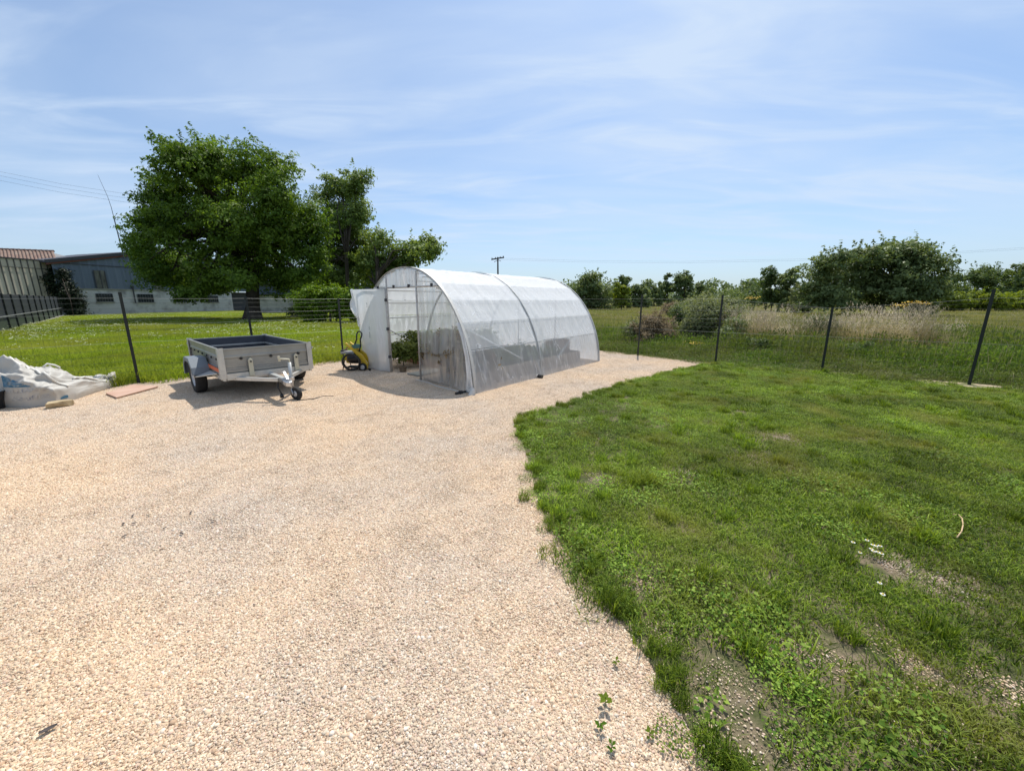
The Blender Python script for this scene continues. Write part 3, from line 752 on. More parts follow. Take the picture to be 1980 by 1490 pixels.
# ================================================================== TREES
m_bark = mat('dark bark', (0.045, 0.036, 0.028), 0.95, col2=(0.085, 0.07, 0.055), scale=3, detail=7, bump=0.6, bscale=14, spec=0.1, stretch=(1, 1, .25))
TREE_MATS = {
 'walnut': leaf_mat('walnut leaves', (.045, .100, .013), (.215, .315, .042), .42, (1.15, 1.18, .5), rough=0.55, spec=0.22),
 'ash': leaf_mat('ash leaves', (.095, .165, .035), (.26, .34, .095), 0.44, (1.25, 1.15, 0.5), rough=0.55, spec=0.22),
 'dark': leaf_mat('dark evergreen leaves', (.060, .105, .030), (.165, .225, .070), 0.34, (1.2, 1.1, 0.5), rough=0.55, spec=0.22),
 'grey': leaf_mat('grey green leaves', (.095, .145, .052), (.25, .31, .125), 0.40, (1.15, 1.1, 0.6), rough=0.5, spec=0.22),
 'yellow': leaf_mat('yellow green leaves', (0.125, 0.185, 0.018), (0.29, 0.345, 0.04), 0.47, (1.2, 1.15, 0.5), rough=0.55, spec=0.22),
 'hedge': leaf_mat('hedge leaves', (0.07, 0.145, 0.01), (0.23, 0.345, 0.022), 0.40, (1.25, 1.15, 0.45), rough=0.55, spec=0.22),
 'ivy': leaf_mat('ivy leaves', (0.010, 0.018, 0.008), (0.026, 0.042, 0.016), 0.15, rough=0.55, spec=0.22),
 'bramble': leaf_mat('bramble leaves', (0.11, 0.145, 0.06), (0.28, 0.31, 0.15), 0.42, (1.1, 1.05, 0.6), rough=0.6),
 'brown': leaf_mat('withered stalks', (0.17, 0.125, 0.07), (0.36, 0.28, 0.17), 0.37, rough=0.8),
}
def tree(name, label, base, lobes, kind='ash', clumps=60, per=120, leaf=0.25, crad=0.9, trunk_r=0.3, seed=1, group=None, cat='tree', fork=0.35, aspect=0.5, limb_n=14, shell=0.55, trunk_path=None, flat=.72, spikes=.5):
    """lobes: [(centre Vector, rx, ry, rz)] in world space; base: ground point"""
    rg = np.random.default_rng(seed); base = Vector((base[0], base[1], 0))
    root = empty(name, base, label=label, cat=cat, group=group); iv = Matrix.Translation(base).inverted()
    C = np.array([l[0][:] for l in lobes]); Rr = np.array([[l[1], l[2], l[3]] for l in lobes])
    vol = Rr.prod(1) ** 0.58; pick = rg.choice(len(lobes), clumps, p=vol / vol.sum())
    d = unit(rg.normal(size=(clumps, 3))); rr = (shell + (1 - shell) * rg.random(clumps) ** 0.7)[:, None]
    cc = C[pick] + d * Rr[pick] * rr
    # keep clumps off the ground
    cc[:, 2] = np.maximum(cc[:, 2], crad * 0.6)
    cr = crad * rg.uniform(0.55, 1.35, clumps)
    cb = np.clip(rg.normal(0.5, 0.22, clumps), 0, 1)
    npl = (per * rg.uniform(0.6, 1.4, clumps) * (cr / crad) ** 1.4).astype(int) + 3
    own = np.repeat(np.arange(clumps), npl); m = len(own)
    dv = unit(rg.normal(size=(m, 3))); rad = rg.random(m) ** 0.45
    off = dv * rad[:, None] * cr[own][:, None] * np.array([1.1, 1.1, flat])
    pos = cc[own] + off
    # drooping sprays: quantise a share of leaves to spray points so gaps open
    spray = rg.integers(0, 9, m); sk = own * 9 + spray
    sp = unit(rg.normal(size=(clumps * 9, 3))) * (cr.repeat(9) * rg.uniform(0.35, 1.15, clumps * 9))[:, None] * np.array([1.1, 1.1, flat * 1.05])
    use = rg.random(m) < 0.7
    pos = np.where(use[:, None], cc[own] + sp[sk] + off * 0.42, pos)
    # twigs that stick out of the crown and break its outline
    if spikes:
        ns_ = int(clumps * spikes); ki = rg.integers(0, clumps, ns_); oc = unit(cc[ki] - C[pick][ki])
        dr = unit(oc + np.array([0, 0, .25]) + rg.normal(0, .35, (ns_, 3))); ln = crad * rg.uniform(.9, 2.0, ns_); q = max(10, int(per * .16))
        ow = np.repeat(np.arange(ns_), q); tt = rg.random(len(ow)) ** .8
        sp_ = cc[ki][ow] + dr[ow] * (ln[ow] * tt)[:, None] + rg.normal(0, 1, (len(ow), 3)) * (crad * .13 * (1.15 - tt))[:, None]
        pos = np.concatenate([pos, sp_]); own = np.concatenate([own, ki[ow]]); m = len(own)
    out = unit(pos - cc[own]); outc = unit(pos - C[pick][own])
    nrm = out * 0.5 + outc * 0.5 + np.array([0, 0, 0.55]) + rg.normal(0, 0.55, (m, 3))
    pos[:, 2] = np.maximum(pos[:, 2], 0.05)
    tint = np.clip(cb[own] * 0.75 + rg.normal(0.12, 0.22, m) , 0, 1)
    o = leaf_obj('crown', pos, nrm, leaf * rg.uniform(0.65, 1.3, m), TREE_MATS[kind], root, tint, aspect, rg); o.matrix_parent_inverse = iv
    # trunk with limbs reaching into the lobes
    t = MB(); top = max(l[0].z for l in lobes); low = min(l[0].z for l in lobes)
    order = np.argsort(-vol)
    fz = max(top * fork, low * .5, .3)
    jp = lambda s_: Vector(rg.normal(0, s_, 3))
    path = trunk_path or [base + Vector((0, 0, -.15)), base + Vector((0, 0, fz * .35)) + jp(trunk_r * .2), base + Vector((0, 0, fz)) + jp(trunk_r * .35)]
    apex = Vector(C[np.argmax(C[:, 2])]); mid = path[-1].lerp(apex, .5) + jp(trunk_r * .5)
    full = path + [mid, apex]
    rs = [trunk_r * 1.35] + [trunk_r * (1 - .45 * i / (len(full) - 1)) for i in range(1, len(full) - 1)] + [trunk_r * .15]
    t.tube(full, rs, 9)
    for k in range(min(limb_n, clumps)):
        e = Vector(cc[int(rg.integers(0, clumps))]) if k >= len(lobes) else Vector(C[order[k]])
        f = rg.uniform(0.0, 0.8); s0 = path[-1].lerp(mid, f)
        c1 = s0.lerp(e, .45) + Vector((0, 0, (e - s0).length * .10)) + jp((e - s0).length * .06)
        t.tube([s0, c1, e], [trunk_r * .48, trunk_r * .26, trunk_r * .05], 6)
    o = t.build('trunk', m_bark, root, smooth=True, fix=False); o.matrix_parent_inverse = iv
    return root
def lob(lst, Y, dep=1.0, jy=0.0, seed=0):
    """photo circles (x, y, half width, half height) at distance Y -> ellipsoids with depth"""
    rg = np.random.default_rng(seed); out = []
    for x, y, hw, hh in lst:
        yy = Y + rg.uniform(-jy, jy); c = AT(x, y, yy); k = yy / F * 1.0
        d = yy * cP - (c.z - CAMH) * sP
        rx = hw * d / F; rz = hh * d / F
        out.append((c, rx, max(rx, rz) * dep, rz))
    return out

WY = 32.0
wl_ = [(350,315,48,45),(395,300,50,42),(455,325,60,50),(505,320,40,42),(545,365,48,45),(300,375,45,42),(285,440,35,42),(330,440,60,55),(400,400,70,60),(470,410,70,60),(545,440,60,55),(600,430,25,42),
       (590,490,34,45),(545,525,40,42),(300,500,38,35),(360,520,50,42),(430,500,60,50),(490,490,50,50),(395,552,40,14),(370,570,14,8),(450,538,38,16),(520,532,34,16),(590,530,30,22),(265,480,18,22),(265,420,16,12),(330,275,16,12),(480,283,12,16),(255,460,14,12),(275,505,22,18),(320,540,26,16),(300,535,24,18),(360,568,24,10),(430,556,32,11),(560,540,32,16),(540,300,20,18)]
wl_ = [(430 + (x - 430) * (.93 if x < 430 else .97), y + (12 if y < 400 else 5 if y < 470 else 0), a, b) for x, y, a, b in wl_]
tree('walnut_tree', 'largest tree, a broad dark walnut standing in front of the barn', G(489, 621), lob(wl_, WY, 0.95, 3.2, 3), 'walnut',
     clumps=500, per=270, leaf=0.225, crad=0.95, flat=.6, trunk_r=0.55, seed=5, limb_n=44, shell=0.2, fork=0.30,
     trunk_path=[Vector((*G(489, 621), -.1)), AT(489, 596, WY), AT(488, 560, WY), AT(490, 500, WY)])
t2 = [(660,355,38,28),(690,360,28,28),(650,400,36,35),(690,410,26,35),(660,450,48,40),(640,490,42,42),(690,500,40,45),(650,540,48,28),(705,530,34,28),(630,545,34,22),(715,470,18,22)]
tree('ash_tree', 'tall narrow grey green tree just right of the walnut', G(678, 614), lob(t2, 40.0, 0.95, 1.5, 4), 'ash', clumps=230, per=190, leaf=0.25, crad=0.95, flat=.6, trunk_r=0.2, seed=8, limb_n=22, shell=0.05)
t2b = [(735,470,26,24),(715,500,26,30),(745,500,26,22),(790,490,34,26),(820,475,26,20),(838,490,18,16),(770,515,30,22),(730,535,30,24)]
tree('spreading_tree', 'small spreading tree whose branch reaches out over the greenhouse roof', G(735, 617), lob(t2b, 36.0, 0.9, 1.2, 6), 'ash', clumps=130, per=110, leaf=0.27, crad=0.75, trunk_r=0.2, seed=9, limb_n=18, shell=0.25)

hg = [(598,590,22,34),(625,585,26,32),(655,588,26,30),(685,590,20,28),(612,568,22,12),(648,566,26,12),(680,572,20,12)]
tree('clipped_hedge', 'dense bright green hedge block between the walnut and the greenhouse', G(640, 626), lob(hg, 26.5, 0.7, .3, 2), 'hedge', clumps=190, per=130, leaf=0.16, crad=0.42, trunk_r=0.08, seed=12, cat='hedge', limb_n=10, shell=0.6)
iv_ = [(112,545,12,16),(125,565,14,18),(140,580,13,18),(142,600,10,12),(118,530,6,12)]
tree('climbing_ivy', 'dark ivy climbing the corner between the beige shed and the barn', G(143, 613), lob(iv_, 39.6, 0.5, .1, 2), 'ivy', clumps=150, per=130, leaf=0.2, crad=0.6, trunk_r=0.03, seed=13, cat='ivy', limb_n=6, shell=.2)
tree('garden_shrub', 'small leafy shrub at the foot of the walnut trunk', G(566, 612), lob([(566,600,9,10),(572,606,8,8)], 36, 1, 0, 2), 'grey', clumps=16, per=60, leaf=0.16, crad=0.4, trunk_r=0.04, seed=14, cat='shrub', limb_n=4)

# trees along the far side of the field, nearest kinds described by their place in the row
def simple_lobes(x, ytop, hw, Y, ybase=601, n=5, seed=0):
    rg = np.random.default_rng(seed); l = []
    H_ = ybase - ytop
    l.append((x, ytop + H_ * .48, hw * .85, H_ * .38)); l.append((x - hw * .4, ytop + H_ * .74, hw * .6, H_ * .22)); l.append((x + hw * .45, ytop + H_ * .76, hw * .6, H_ * .2))
    for k in range(n):
        a = rg.uniform(0, math.pi * 2); l.append((x + hw * .55 * math.cos(a), ytop + H_ * (.42 + .26 * math.sin(a)), hw * rg.uniform(.35, .55), H_ * rg.uniform(.18, .28)))
    l.append((x + rg.uniform(-.3, .3) * hw, ytop + H_ * .16, hw * .4, H_ * .16))
    return lob(l, Y, 1.0, hw * Y / F * .4, seed)
FAR = [('round_tree', 'rounded dark grey green tree just right of the greenhouse', 1145, 534, 42, 52, 'grey', 110, .32),
 ('young_tree', 'bright yellow green young tree beside the rounded tree near the greenhouse', 1202, 550, 15, 50, 'yellow', 40, .26),
 ('field_tree', 'dark pointed tree behind the yellow green young tree', 1206, 537, 22, 60, 'dark', 60, .32),
 ('field_tree', 'greyish tree filling the gap left of the fence post by the greenhouse', 1238, 547, 20, 62, 'grey', 60, .32),
 ('field_tree', 'broad pale tree between the greenhouse fence post and the tall umbrella tree', 1264, 541, 22, 78, 'grey', 60, .40),
 ('field_tree', 'slim tree touching the left side of the umbrella shaped tree', 1290, 537, 12, 80, 'dark', 40, .40),
 ('umbrella_tree', 'umbrella crowned tree with bare trunks, tallest of the distant middle row', 1322, 531, 24, 78, 'grey', 70, .40),
 ('field_tree', 'small tree touching the right side of the umbrella shaped tree', 1354, 541, 12, 80, 'grey', 36, .40),
 ('field_tree', 'lone small dark tree in the gap right of the umbrella shaped tree', 1378, 553, 9, 105, 'dark', 26, .48),
 ('field_tree', 'low dark tree, first of the distant dark row behind the middle fence post', 1408, 549, 15, 100, 'dark', 40, .48),
 ('field_tree', 'taller dark tree in the distant dark row behind the middle fence post', 1436, 539, 16, 98, 'dark', 44, .48),
 ('field_tree', 'dark tree ending the distant dark row before the shrubs with upright shoots', 1458, 543, 13, 96, 'dark', 40, .48),
 ('shoot_shrub', 'tall shrub with upright shoots left of the big bush', 1492, 512, 20, 42, 'dark', 70, .24),
 ('shoot_shrub', 'wider leafy shrub touching the left side of the big bush', 1524, 518, 22, 40, 'grey', 70, .24),
 ('shoot_shrub', 'low pale shrub in front of the left foot of the big bush', 1552, 552, 26, 37, 'bramble', 60, .20),
 ('field_tree', 'sloping dark tree at the right shoulder of the big bush', 1832, 527, 28, 46, 'dark', 70, .28),
 ('field_tree', 'rounded dark tree behind the tall right fence post', 1905, 519, 44, 60, 'dark', 100, .36),
 ('field_tree', 'tall tree cut off by the right edge of the photo', 1972, 503, 36, 54, 'dark', 90, .34),
 ('field_tree', 'tree standing just beyond the right edge of the photo', 2060, 515, 50, 58, 'grey', 70, .36)]
for i, (nm, lb, x, yt, hw, Y, kd, nc, lf) in enumerate(FAR):
    yb = CY - F * ((Y * sP - CAMH * cP) / (Y * cP + CAMH * sP))
    L = simple_lobes(x, yt, hw, Y, yb, 5, 40 + i)
    tree(nm, lb, (AT(x, 590, Y).x, Y), L, kd, clumps=nc, per=80, leaf=lf, crad=hw * Y / F * (.26 if hw > 20 else .34), trunk_r=hw * Y / F * .06, seed=60 + i, group='trees along the far side of the field', limb_n=8, shell=.3)
for i, (x, yt, hw) in enumerate(((1842, 568, 20), (1878, 562, 26), (1925, 566, 24), (1962, 565, 24), (2010, 566, 30))):
    Y = 44.0 + i % 2
    lb = ['leftmost of the low yellow green shrubs left of the tall right post', 'brightest yellow green shrub just left of the tall right post', 'yellow green shrub just right of the tall right post',
          'yellow green shrub near the right edge of the photo', 'yellow green shrub beyond the right edge of the photo'][i]
    tree('field_shrub', lb, (AT(x, 590, Y).x, Y), lob([(x, 585, hw, 14), (x - hw * .4, 578, hw * .5, 12), (x + hw * .4, 580, hw * .5, 12), (x, yt + 8, hw * .5, 8)], Y, 1, .5, i), 'yellow', clumps=46, per=80, leaf=.24, crad=.5, trunk_r=.06, seed=90 + i, cat='shrub', group='low shrubs at the field edge', limb_n=5)
bl = [(1700,520,60,50),(1640,520,50,42),(1600,545,40,38),(1760,515,50,45),(1790,545,45,42),(1740,480,38,22),(1680,485,40,22),(1630,490,30,18),(1780,482,24,16),(1806,502,18,10),(1700,565,90,32),(1610,575,50,24),(1790,572,45,28),(1725,467,20,12),(1778,466,14,9),(1590,500,16,12),(1815,492,16,8),(1650,478,14,10),(1570,520,16,12)]
bl = [(x, y + (14 if y < 500 else 7 if y < 530 else 0), a, b) for x, y, a, b in bl]
tree('big_bush', 'big spreading dark green bush rising behind the dry grass on the right', G(1700, 615), lob(bl, 31.0, 0.9, 1.5, 5), 'grey', clumps=290, per=140, leaf=0.24, crad=0.75, flat=.55, spikes=.9, trunk_r=.2, seed=33, cat='bush', limb_n=26, shell=.35)

# continuous far hedgerow under the row of trees
rg = np.random.default_rng(77); ck = []
for x in np.arange(1085, 2150, 6.0):
    for q in range(2):
        Y = 88 + rg.uniform(-8, 14); yt = 559 + 8 * math.sin(x * .021) + 7 * math.sin(x * .067 + 1) + rg.uniform(-5, 8); p = AT(x, yt, Y); ck.append((p.x, p.y, p.z * rg.uniform(.35, 1.0)))
ck = np.array(ck); own = np.repeat(np.arange(len(ck)), 90); m = len(own)
pos = ck[own] + unit(rg.normal(size=(m, 3))) * (rg.random(m) ** .5 * 1.5)[:, None] * np.array([1.3, 1.3, .8]); pos[:, 2] = np.maximum(pos[:, 2], .1)
hr = leaf_obj('hedgerow', pos, rg.normal(0, .6, (m, 3)) + np.array([0, -.2, .6]), .55 * rg.uniform(.6, 1.3, m), TREE_MATS['grey'], None, np.clip(rg.normal(.4, .25, m), 0, 1), .6, rg)
tag(hr, 'low continuous hedgerow along the far edge of the field', 'hedgerow', kind='stuff')

# weed mounds and brambles just beyond the fence
SH = [('weed_mound', 'brown withered weed mound right of the fence post by the greenhouse', [(1262,628,28,28),(1284,640,24,20),(1245,640,20,18)], 13.6, 'brown', 60, .09, .26),
 ('weed_mound', 'low green grey weed mound left of the brown withered one', [(1222,636,18,18),(1235,645,14,12)], 13.8, 'bramble', 30, .09, .24),
 ('bramble_bush', 'dark tall bramble between the two thin fence posts', [(1312,610,14,18),(1322,625,14,20)], 15.5, 'dark', 30, .10, .28),
 ('bramble_bush', 'grey green bramble mound behind the second fence post', [(1358,618,36,36),(1338,640,30,26),(1388,636,34,34),(1406,615,24,30),(1375,598,26,18)], 14.0, 'bramble', 130, .10, .30),
 ('bramble_bush', 'dark leafy bramble just right of the second fence post', [(1418,640,20,22),(1408,652,16,16)], 12.6, 'grey', 40, .09, .24),
 ('bramble_bush', 'pale far weed mound rising above the brambles behind the second post', [(1365,588,40,14),(1405,590,32,12),(1330,594,24,10)], 22.0, 'bramble', 70, .14, .4),
 ('bramble_bush', 'low dark weeds at the foot of the dry grass left of the third post', [(1500,668,40,9),(1545,670,30,8),(1460,666,24,8)], 11.2, 'dark', 60, .08, .16),
 ('bramble_bush', 'low dark weeds at the foot of the dry grass right of the third post', [(1650,676,40,10),(1710,680,40,11),(1770,682,30,10)], 10.3, 'dark', 70, .08, .16),
 ('bramble_bush', 'grey green weeds filling the gap between the two dry grass clumps', [(1590,630,30,26),(1612,640,20,22)], 12.6, 'bramble', 50, .09, .24),
 ('bramble_bush', 'small pale weed clump far behind the brown mound', [(1300,597,18,9)], 24.0, 'brown', 20, .14, .4)]
for i, (nm, lb, l, Y, kd, nc, lf, cr) in enumerate(SH):
    x = sum(q[0] for q in l) / len(l)
    tree(nm, lb, (AT(x, 620, Y).x, Y), lob(l, Y, 1.0, .3, i), kd, clumps=nc, per=110, leaf=lf, crad=cr, trunk_r=.02, seed=120 + i, cat='bush', group='weed mounds beyond the fence', limb_n=8, shell=.2, aspect=.35)

# tall dry grass
m_dry = leaf_mat('dry grass stalks', (0.40, 0.315, 0.14), (0.66, 0.56, 0.30), 0.42, inst=True)
m_dryhead = leaf_mat('dry grass heads', (0.50, 0.40, 0.26), (0.72, 0.62, 0.45), 0.42, inst=True)
dry = []
for i in range(4):
    rg = np.random.default_rng(400 + i)
    a = blades(150, 0.28, 0.35, 1.15, 0.004, 0.008, 0.45, rg, square=False, curl=.8)
    nh = 26; ang = rg.uniform(0, 6.28, nh); rr = .3 * np.sqrt(rg.random(nh)); hh = rg.uniform(.9, 1.3, nh)
    hp = []; 
    for q in range(nh):
        for w in range(7): hp.append((math.cos(ang[q]) * rr[q] + rg.normal(0, .010) + .02 * w * math.cos(ang[q]), math.sin(ang[q]) * rr[q] + rg.normal(0, .010), hh[q] + w * .028))
    hp = np.array(hp); b_ = leaf_tris(hp, rg.normal(0, 1, hp.shape) * np.array([1, 1, .3]), np.full(len(hp), .036), .5, rg)
    st = blades(26, 0.28, .95, 1.25, 0.003, 0.005, .25, rg, square=False, curl=.5)
    gr = blades(110, 0.3, .2, .75, .006, .011, .7, rg, square=False)
    dry.append(blade_mesh('dry_tuft', [m_dry, m_dryhead, m_dry, m_olive], [a, b_, st, gr]))
P = jgrid(5, 22, 8, 18, 0.27, 0.5)
c0, c1 = np.array([7.5, 13.1]), np.array([12.0, 10.9]); dd = (c1 - c0) / np.linalg.norm(c1 - c0); nn = np.array([-dd[1], dd[0]])
s_ = (P - c0) @ dd; t_ = (P - c0) @ nn
k = (s_ > -0.3) & (s_ < np.linalg.norm(c1 - c0) + .3) & (np.abs(t_ - .15 * np.sin(s_ * 3)) < 0.60 + .25 * np.sin(s_ * 2.1)) & (rng.random(len(P)) > .06 + .35 * (fbm(P, 1.1, 21) > .58) + .45 * np.exp(-((s_ - 1.95) / .38) ** 2))
P = P[k]; n = len(P)
hz = rng.uniform(.6, 1.08, n) * (0.72 + .5 * fbm(P, .9, 2))
scatter('dry_grass', dry, np.concatenate([P, np.zeros((n, 1))], 1), rng.uniform(0, 6.28, n), np.stack([np.ones(n), np.ones(n), hz], -1), rng.integers(0, 4, n), 'tall straw coloured dry grass beyond the right fence', 'grass')

# yellow ragwort heads standing out of the dry grass
m_yel = mat('yellow flowers', (0.62, 0.40, 0.02), 0.7)
m_stem = mat('green stems', (0.07, 0.11, 0.03), 0.7)
for i, (x, y, Y, lb) in enumerate(((1742, 592, 12.4, 'small orange yellow ragwort head in front of the big bush'), (1766, 586, 12.6, 'widest yellow ragwort flower standing in the dry grass'), (1784, 588, 12.8, 'greenish yellow ragwort right of the widest yellow flower'),
                                   (1456, 577, 15.0, 'yellow ragwort low against the dark distant trees'), (1334, 600, 15.5, 'yellow flower spot beside the dark bramble'), (1345, 665, 11.8, 'pale yellow low flower at the foot of the brambles'))):
    p = AT(x, y, Y); rt_ = empty('ragwort', (p.x, p.y, 0), label=lb, cat='flower', group='ragwort in the rough grass'); iv2 = Matrix.Translation(Vector((p.x, p.y, 0))).inverted()
    rg = np.random.default_rng(500 + i); st = MB(); k = 9
    for q in range(k):
        e = p + Vector((rg.normal(0, .12), rg.normal(0, .1), rg.normal(0, .02))); st.tube([Vector((p.x, p.y, 0)), Vector((p.x, p.y, p.z * .6)), e], .006, 4, cap=False)
    o = st.build('stems', m_stem, rt_); o.matrix_parent_inverse = iv2
    nf = 70; pos = np.array(p) + np.stack([rg.normal(0, .12, nf), rg.normal(0, .10, nf), rg.normal(.02, .025, nf)], -1)
    V, Fc = leaf_geo(pos, np.stack([rg.normal(0, .3, nf), rg.normal(0, .3, nf), np.ones(nf)], -1), np.full(nf, .05), .9, rg=rg)
    o = link('flower_head', np_mesh('flower_head', V, Fc), m_yel, rt_); o.matrix_parent_inverse = iv2; o['kind'] = 'stuff'

# ================================================================== UTILITY POLE AND LINES
m_wood = mat('weathered pole wood', (0.05, 0.045, 0.042), 0.9)
pp = AT(963, 560, 78.0); ptop = AT(963, 497, 78.0)
up_ = empty('utility_pole', (pp.x, pp.y, 0), label='wooden utility pole with a crossarm showing above the greenhouse', cat='utility pole')
MB().tube([(0, 0, 0), (0, 0, ptop.z)], [.20, .13], 10).build('pole', m_wood, up_)
MB().bar((-1.25, 0, ptop.z - .45), (1.2, 0, ptop.z - .05), .16, .22).build('crossarm', m_wood, up_)
for k in (-1.1, -.45, .45, 1.05):
    MB().tube([(k, 0, ptop.z - .28 + k * .16), (k, 0, ptop.z + .05 + k * .16)], [.10, .07], 8).build('insulator', m_wood, up_)
MB().tube([(-.7, 0, ptop.z - .9), (0, 0, ptop.z - .5), (.6, 0, ptop.z - .75)], .05, 6).build('brace', m_wood, up_)
m_line = mat('power cable', (0.10, 0.10, 0.11), 0.6)
def cable(pts, r, lb, grp):
    return tag(MB().tube(pts, r, 5).build('power_line', m_line), lb, 'power line', grp)
for i, (y0, y1, w) in enumerate(((332, 376, 'uppermost'), (340, 384, 'middle'), (349, 392, 'lowest'))):
    cable([AT(-220, y0 - 36 - 6, 58), AT(0, y0, 58), AT(120, (y0 + y1) / 2 + 2, 58), AT(250, y1, 58), AT(420, y1 + 18, 58)], .011, w + ' of three thin power lines in the sky left of the walnut', 'power lines left of the walnut')
for i, (dy_, w) in enumerate(((0, 'upper'), (3.0, 'lower'))):
    cable([AT(963, 499 + dy_, 78), AT(1130, 504 + dy_, 77), AT(1320, 505.5 + dy_, 75), AT(1540, 501 + dy_, 72), AT(1830, 488 + dy_, 68), AT(2250, 462 + dy_, 60)], .009, w + ' faint power line running right from the utility pole', 'power lines from the pole')

# ================================================================== WIRE FENCE
m_wire = mat('glint coloured fence wire', (0.20, 0.21, 0.20), 0.5, 0.5)  # brighter strands: sun glint put into the wire colour
m_wired = mat('dark fence wire', (0.05, 0.055, 0.05), 0.5, 0.4)
wf = empty('wire_fence', (FENCE[3][0], FENCE[3][1], 0), label='wire mesh fence on dark steel posts running round the yard', cat='fence')
invw = Matrix.Translation(Vector((FENCE[3][0], FENCE[3][1], 0))).inverted()
HT = {3: 1.69, 4: 1.62, 5: 1.60, 11: 1.69, 12: 1.67, 13: 1.40, 14: 1.73}
prng = random.Random(4)
for i, (x, y) in enumerate(FENCE):
    h = HT.get(i, 1.62 + prng.uniform(-.05, .06)); a = FENCE[max(i-1, 0)]; b = FENCE[min(i+1, len(FENCE)-1)]
    d = Vector((b[0]-a[0], b[1]-a[1], 0)).normalized(); q = Vector((-d.y, d.x, 0))
    lean = Vector((prng.uniform(-.012, .012), prng.uniform(-.012, .012), 0)) * h
    p0, p1 = Vector((x, y, -.2)), Vector((x, y, h)) + lean
    m_ = MB(); w = .046
    prof = [(-w/2, -.003), (w/2, -.003), (w/2, .003), (.003, .003), (.003, .045), (-.003, .045), (-.003, .003), (-w/2, .003)]
    m_.prism([p0 + d * s_ + q * t_ for s_, t_ in prof], p1 - p0)
    o = m_.build('post', m_post, wf); o.matrix_parent_inverse = invw
levels = [0.06, .14, .23, .33, .44, .55, .66, .78, .90, 1.0, 1.10, 1.20, 1.30, 1.40, 1.50, 1.585]
for k, z in enumerate(levels):
    pts = []
    for i, (x, y) in enumerate(FENCE):
        zz = min(z, HT.get(i, 1.7) - .02) if k > 10 else z
        pts.append(Vector((x, y, zz)))
        if i + 1 < len(FENCE):
            x2, y2 = FENCE[i+1]; z2 = min(z, HT.get(i+1, 1.7) - .02) if k > 10 else z
            for f in (.33, .66): pts.append(Vector((x + (x2-x)*f, y + (y2-y)*f, zz + (z2-zz)*f - .012 * (1 if k > 9 else .4) + prng.uniform(-.004, .004))))
    o = MB().tube(pts, .0017 if k not in (0, 7, 15) else .0022, 4, cap=False).build('wire', m_wire if k in (7, 10, 12, 15) else m_wired, wf, fix=False); o.matrix_parent_inverse = invw
vm = MB()
for a, b in zip(FENCE[:-1], FENCE[1:]):
    L = math.hypot(b[0]-a[0], b[1]-a[1]); nn_ = int(L / .125)
    for k in range(1, nn_):
        f = k / nn_; x, y = a[0] + (b[0]-a[0])*f, a[1] + (b[1]-a[1])*f
        vm.tube([(x, y, .05), (x + prng.uniform(-.004, .004), y, 1.18)], .0011, 3, cap=False)
o = vm.build('mesh_wires', m_wired, wf, fix=False); o.matrix_parent_inverse = invw; o['kind'] = 'stuff'

# ================================================================== GREENHOUSE
GX, GY, TH, GW, GHH, GN_, GL, GBR, GM, PH = -0.631, 6.433, R(51.57), 4.363, 2.154, 2.161, 4.624, 0.427, 1.87, R(44.1)
gu = Vector((-math.sin(PH), math.cos(PH), 0)); gv = Vector((math.cos(TH), math.sin(TH), 0)); g0 = Vector((GX, GY, 0))
def GP(o, s_, z): return g0 + gu * o + gv * s_ + Vector((0, 0, z))
def hoop(t):
    c, sn = math.cos(t), math.sin(t)
    return GW / 2 - GW / 2 * math.copysign(abs(c) ** (2 / GN_), c), GHH * abs(sn) ** (2 / GM)
def hoop_t(z, left=False):
    t = math.asin(min(1, (z / GHH) ** (GM / 2))); return math.pi - t if left else t
def hoop_z(o):                             # height of the hoop above offset o
    c = (GW / 2 - o) / (GW / 2); c = math.copysign(abs(c) ** (GN_ / 2), c); c = max(-1, min(1, c))
    return GHH * math.sqrt(max(0, 1 - c * c)) ** (2 / GM)

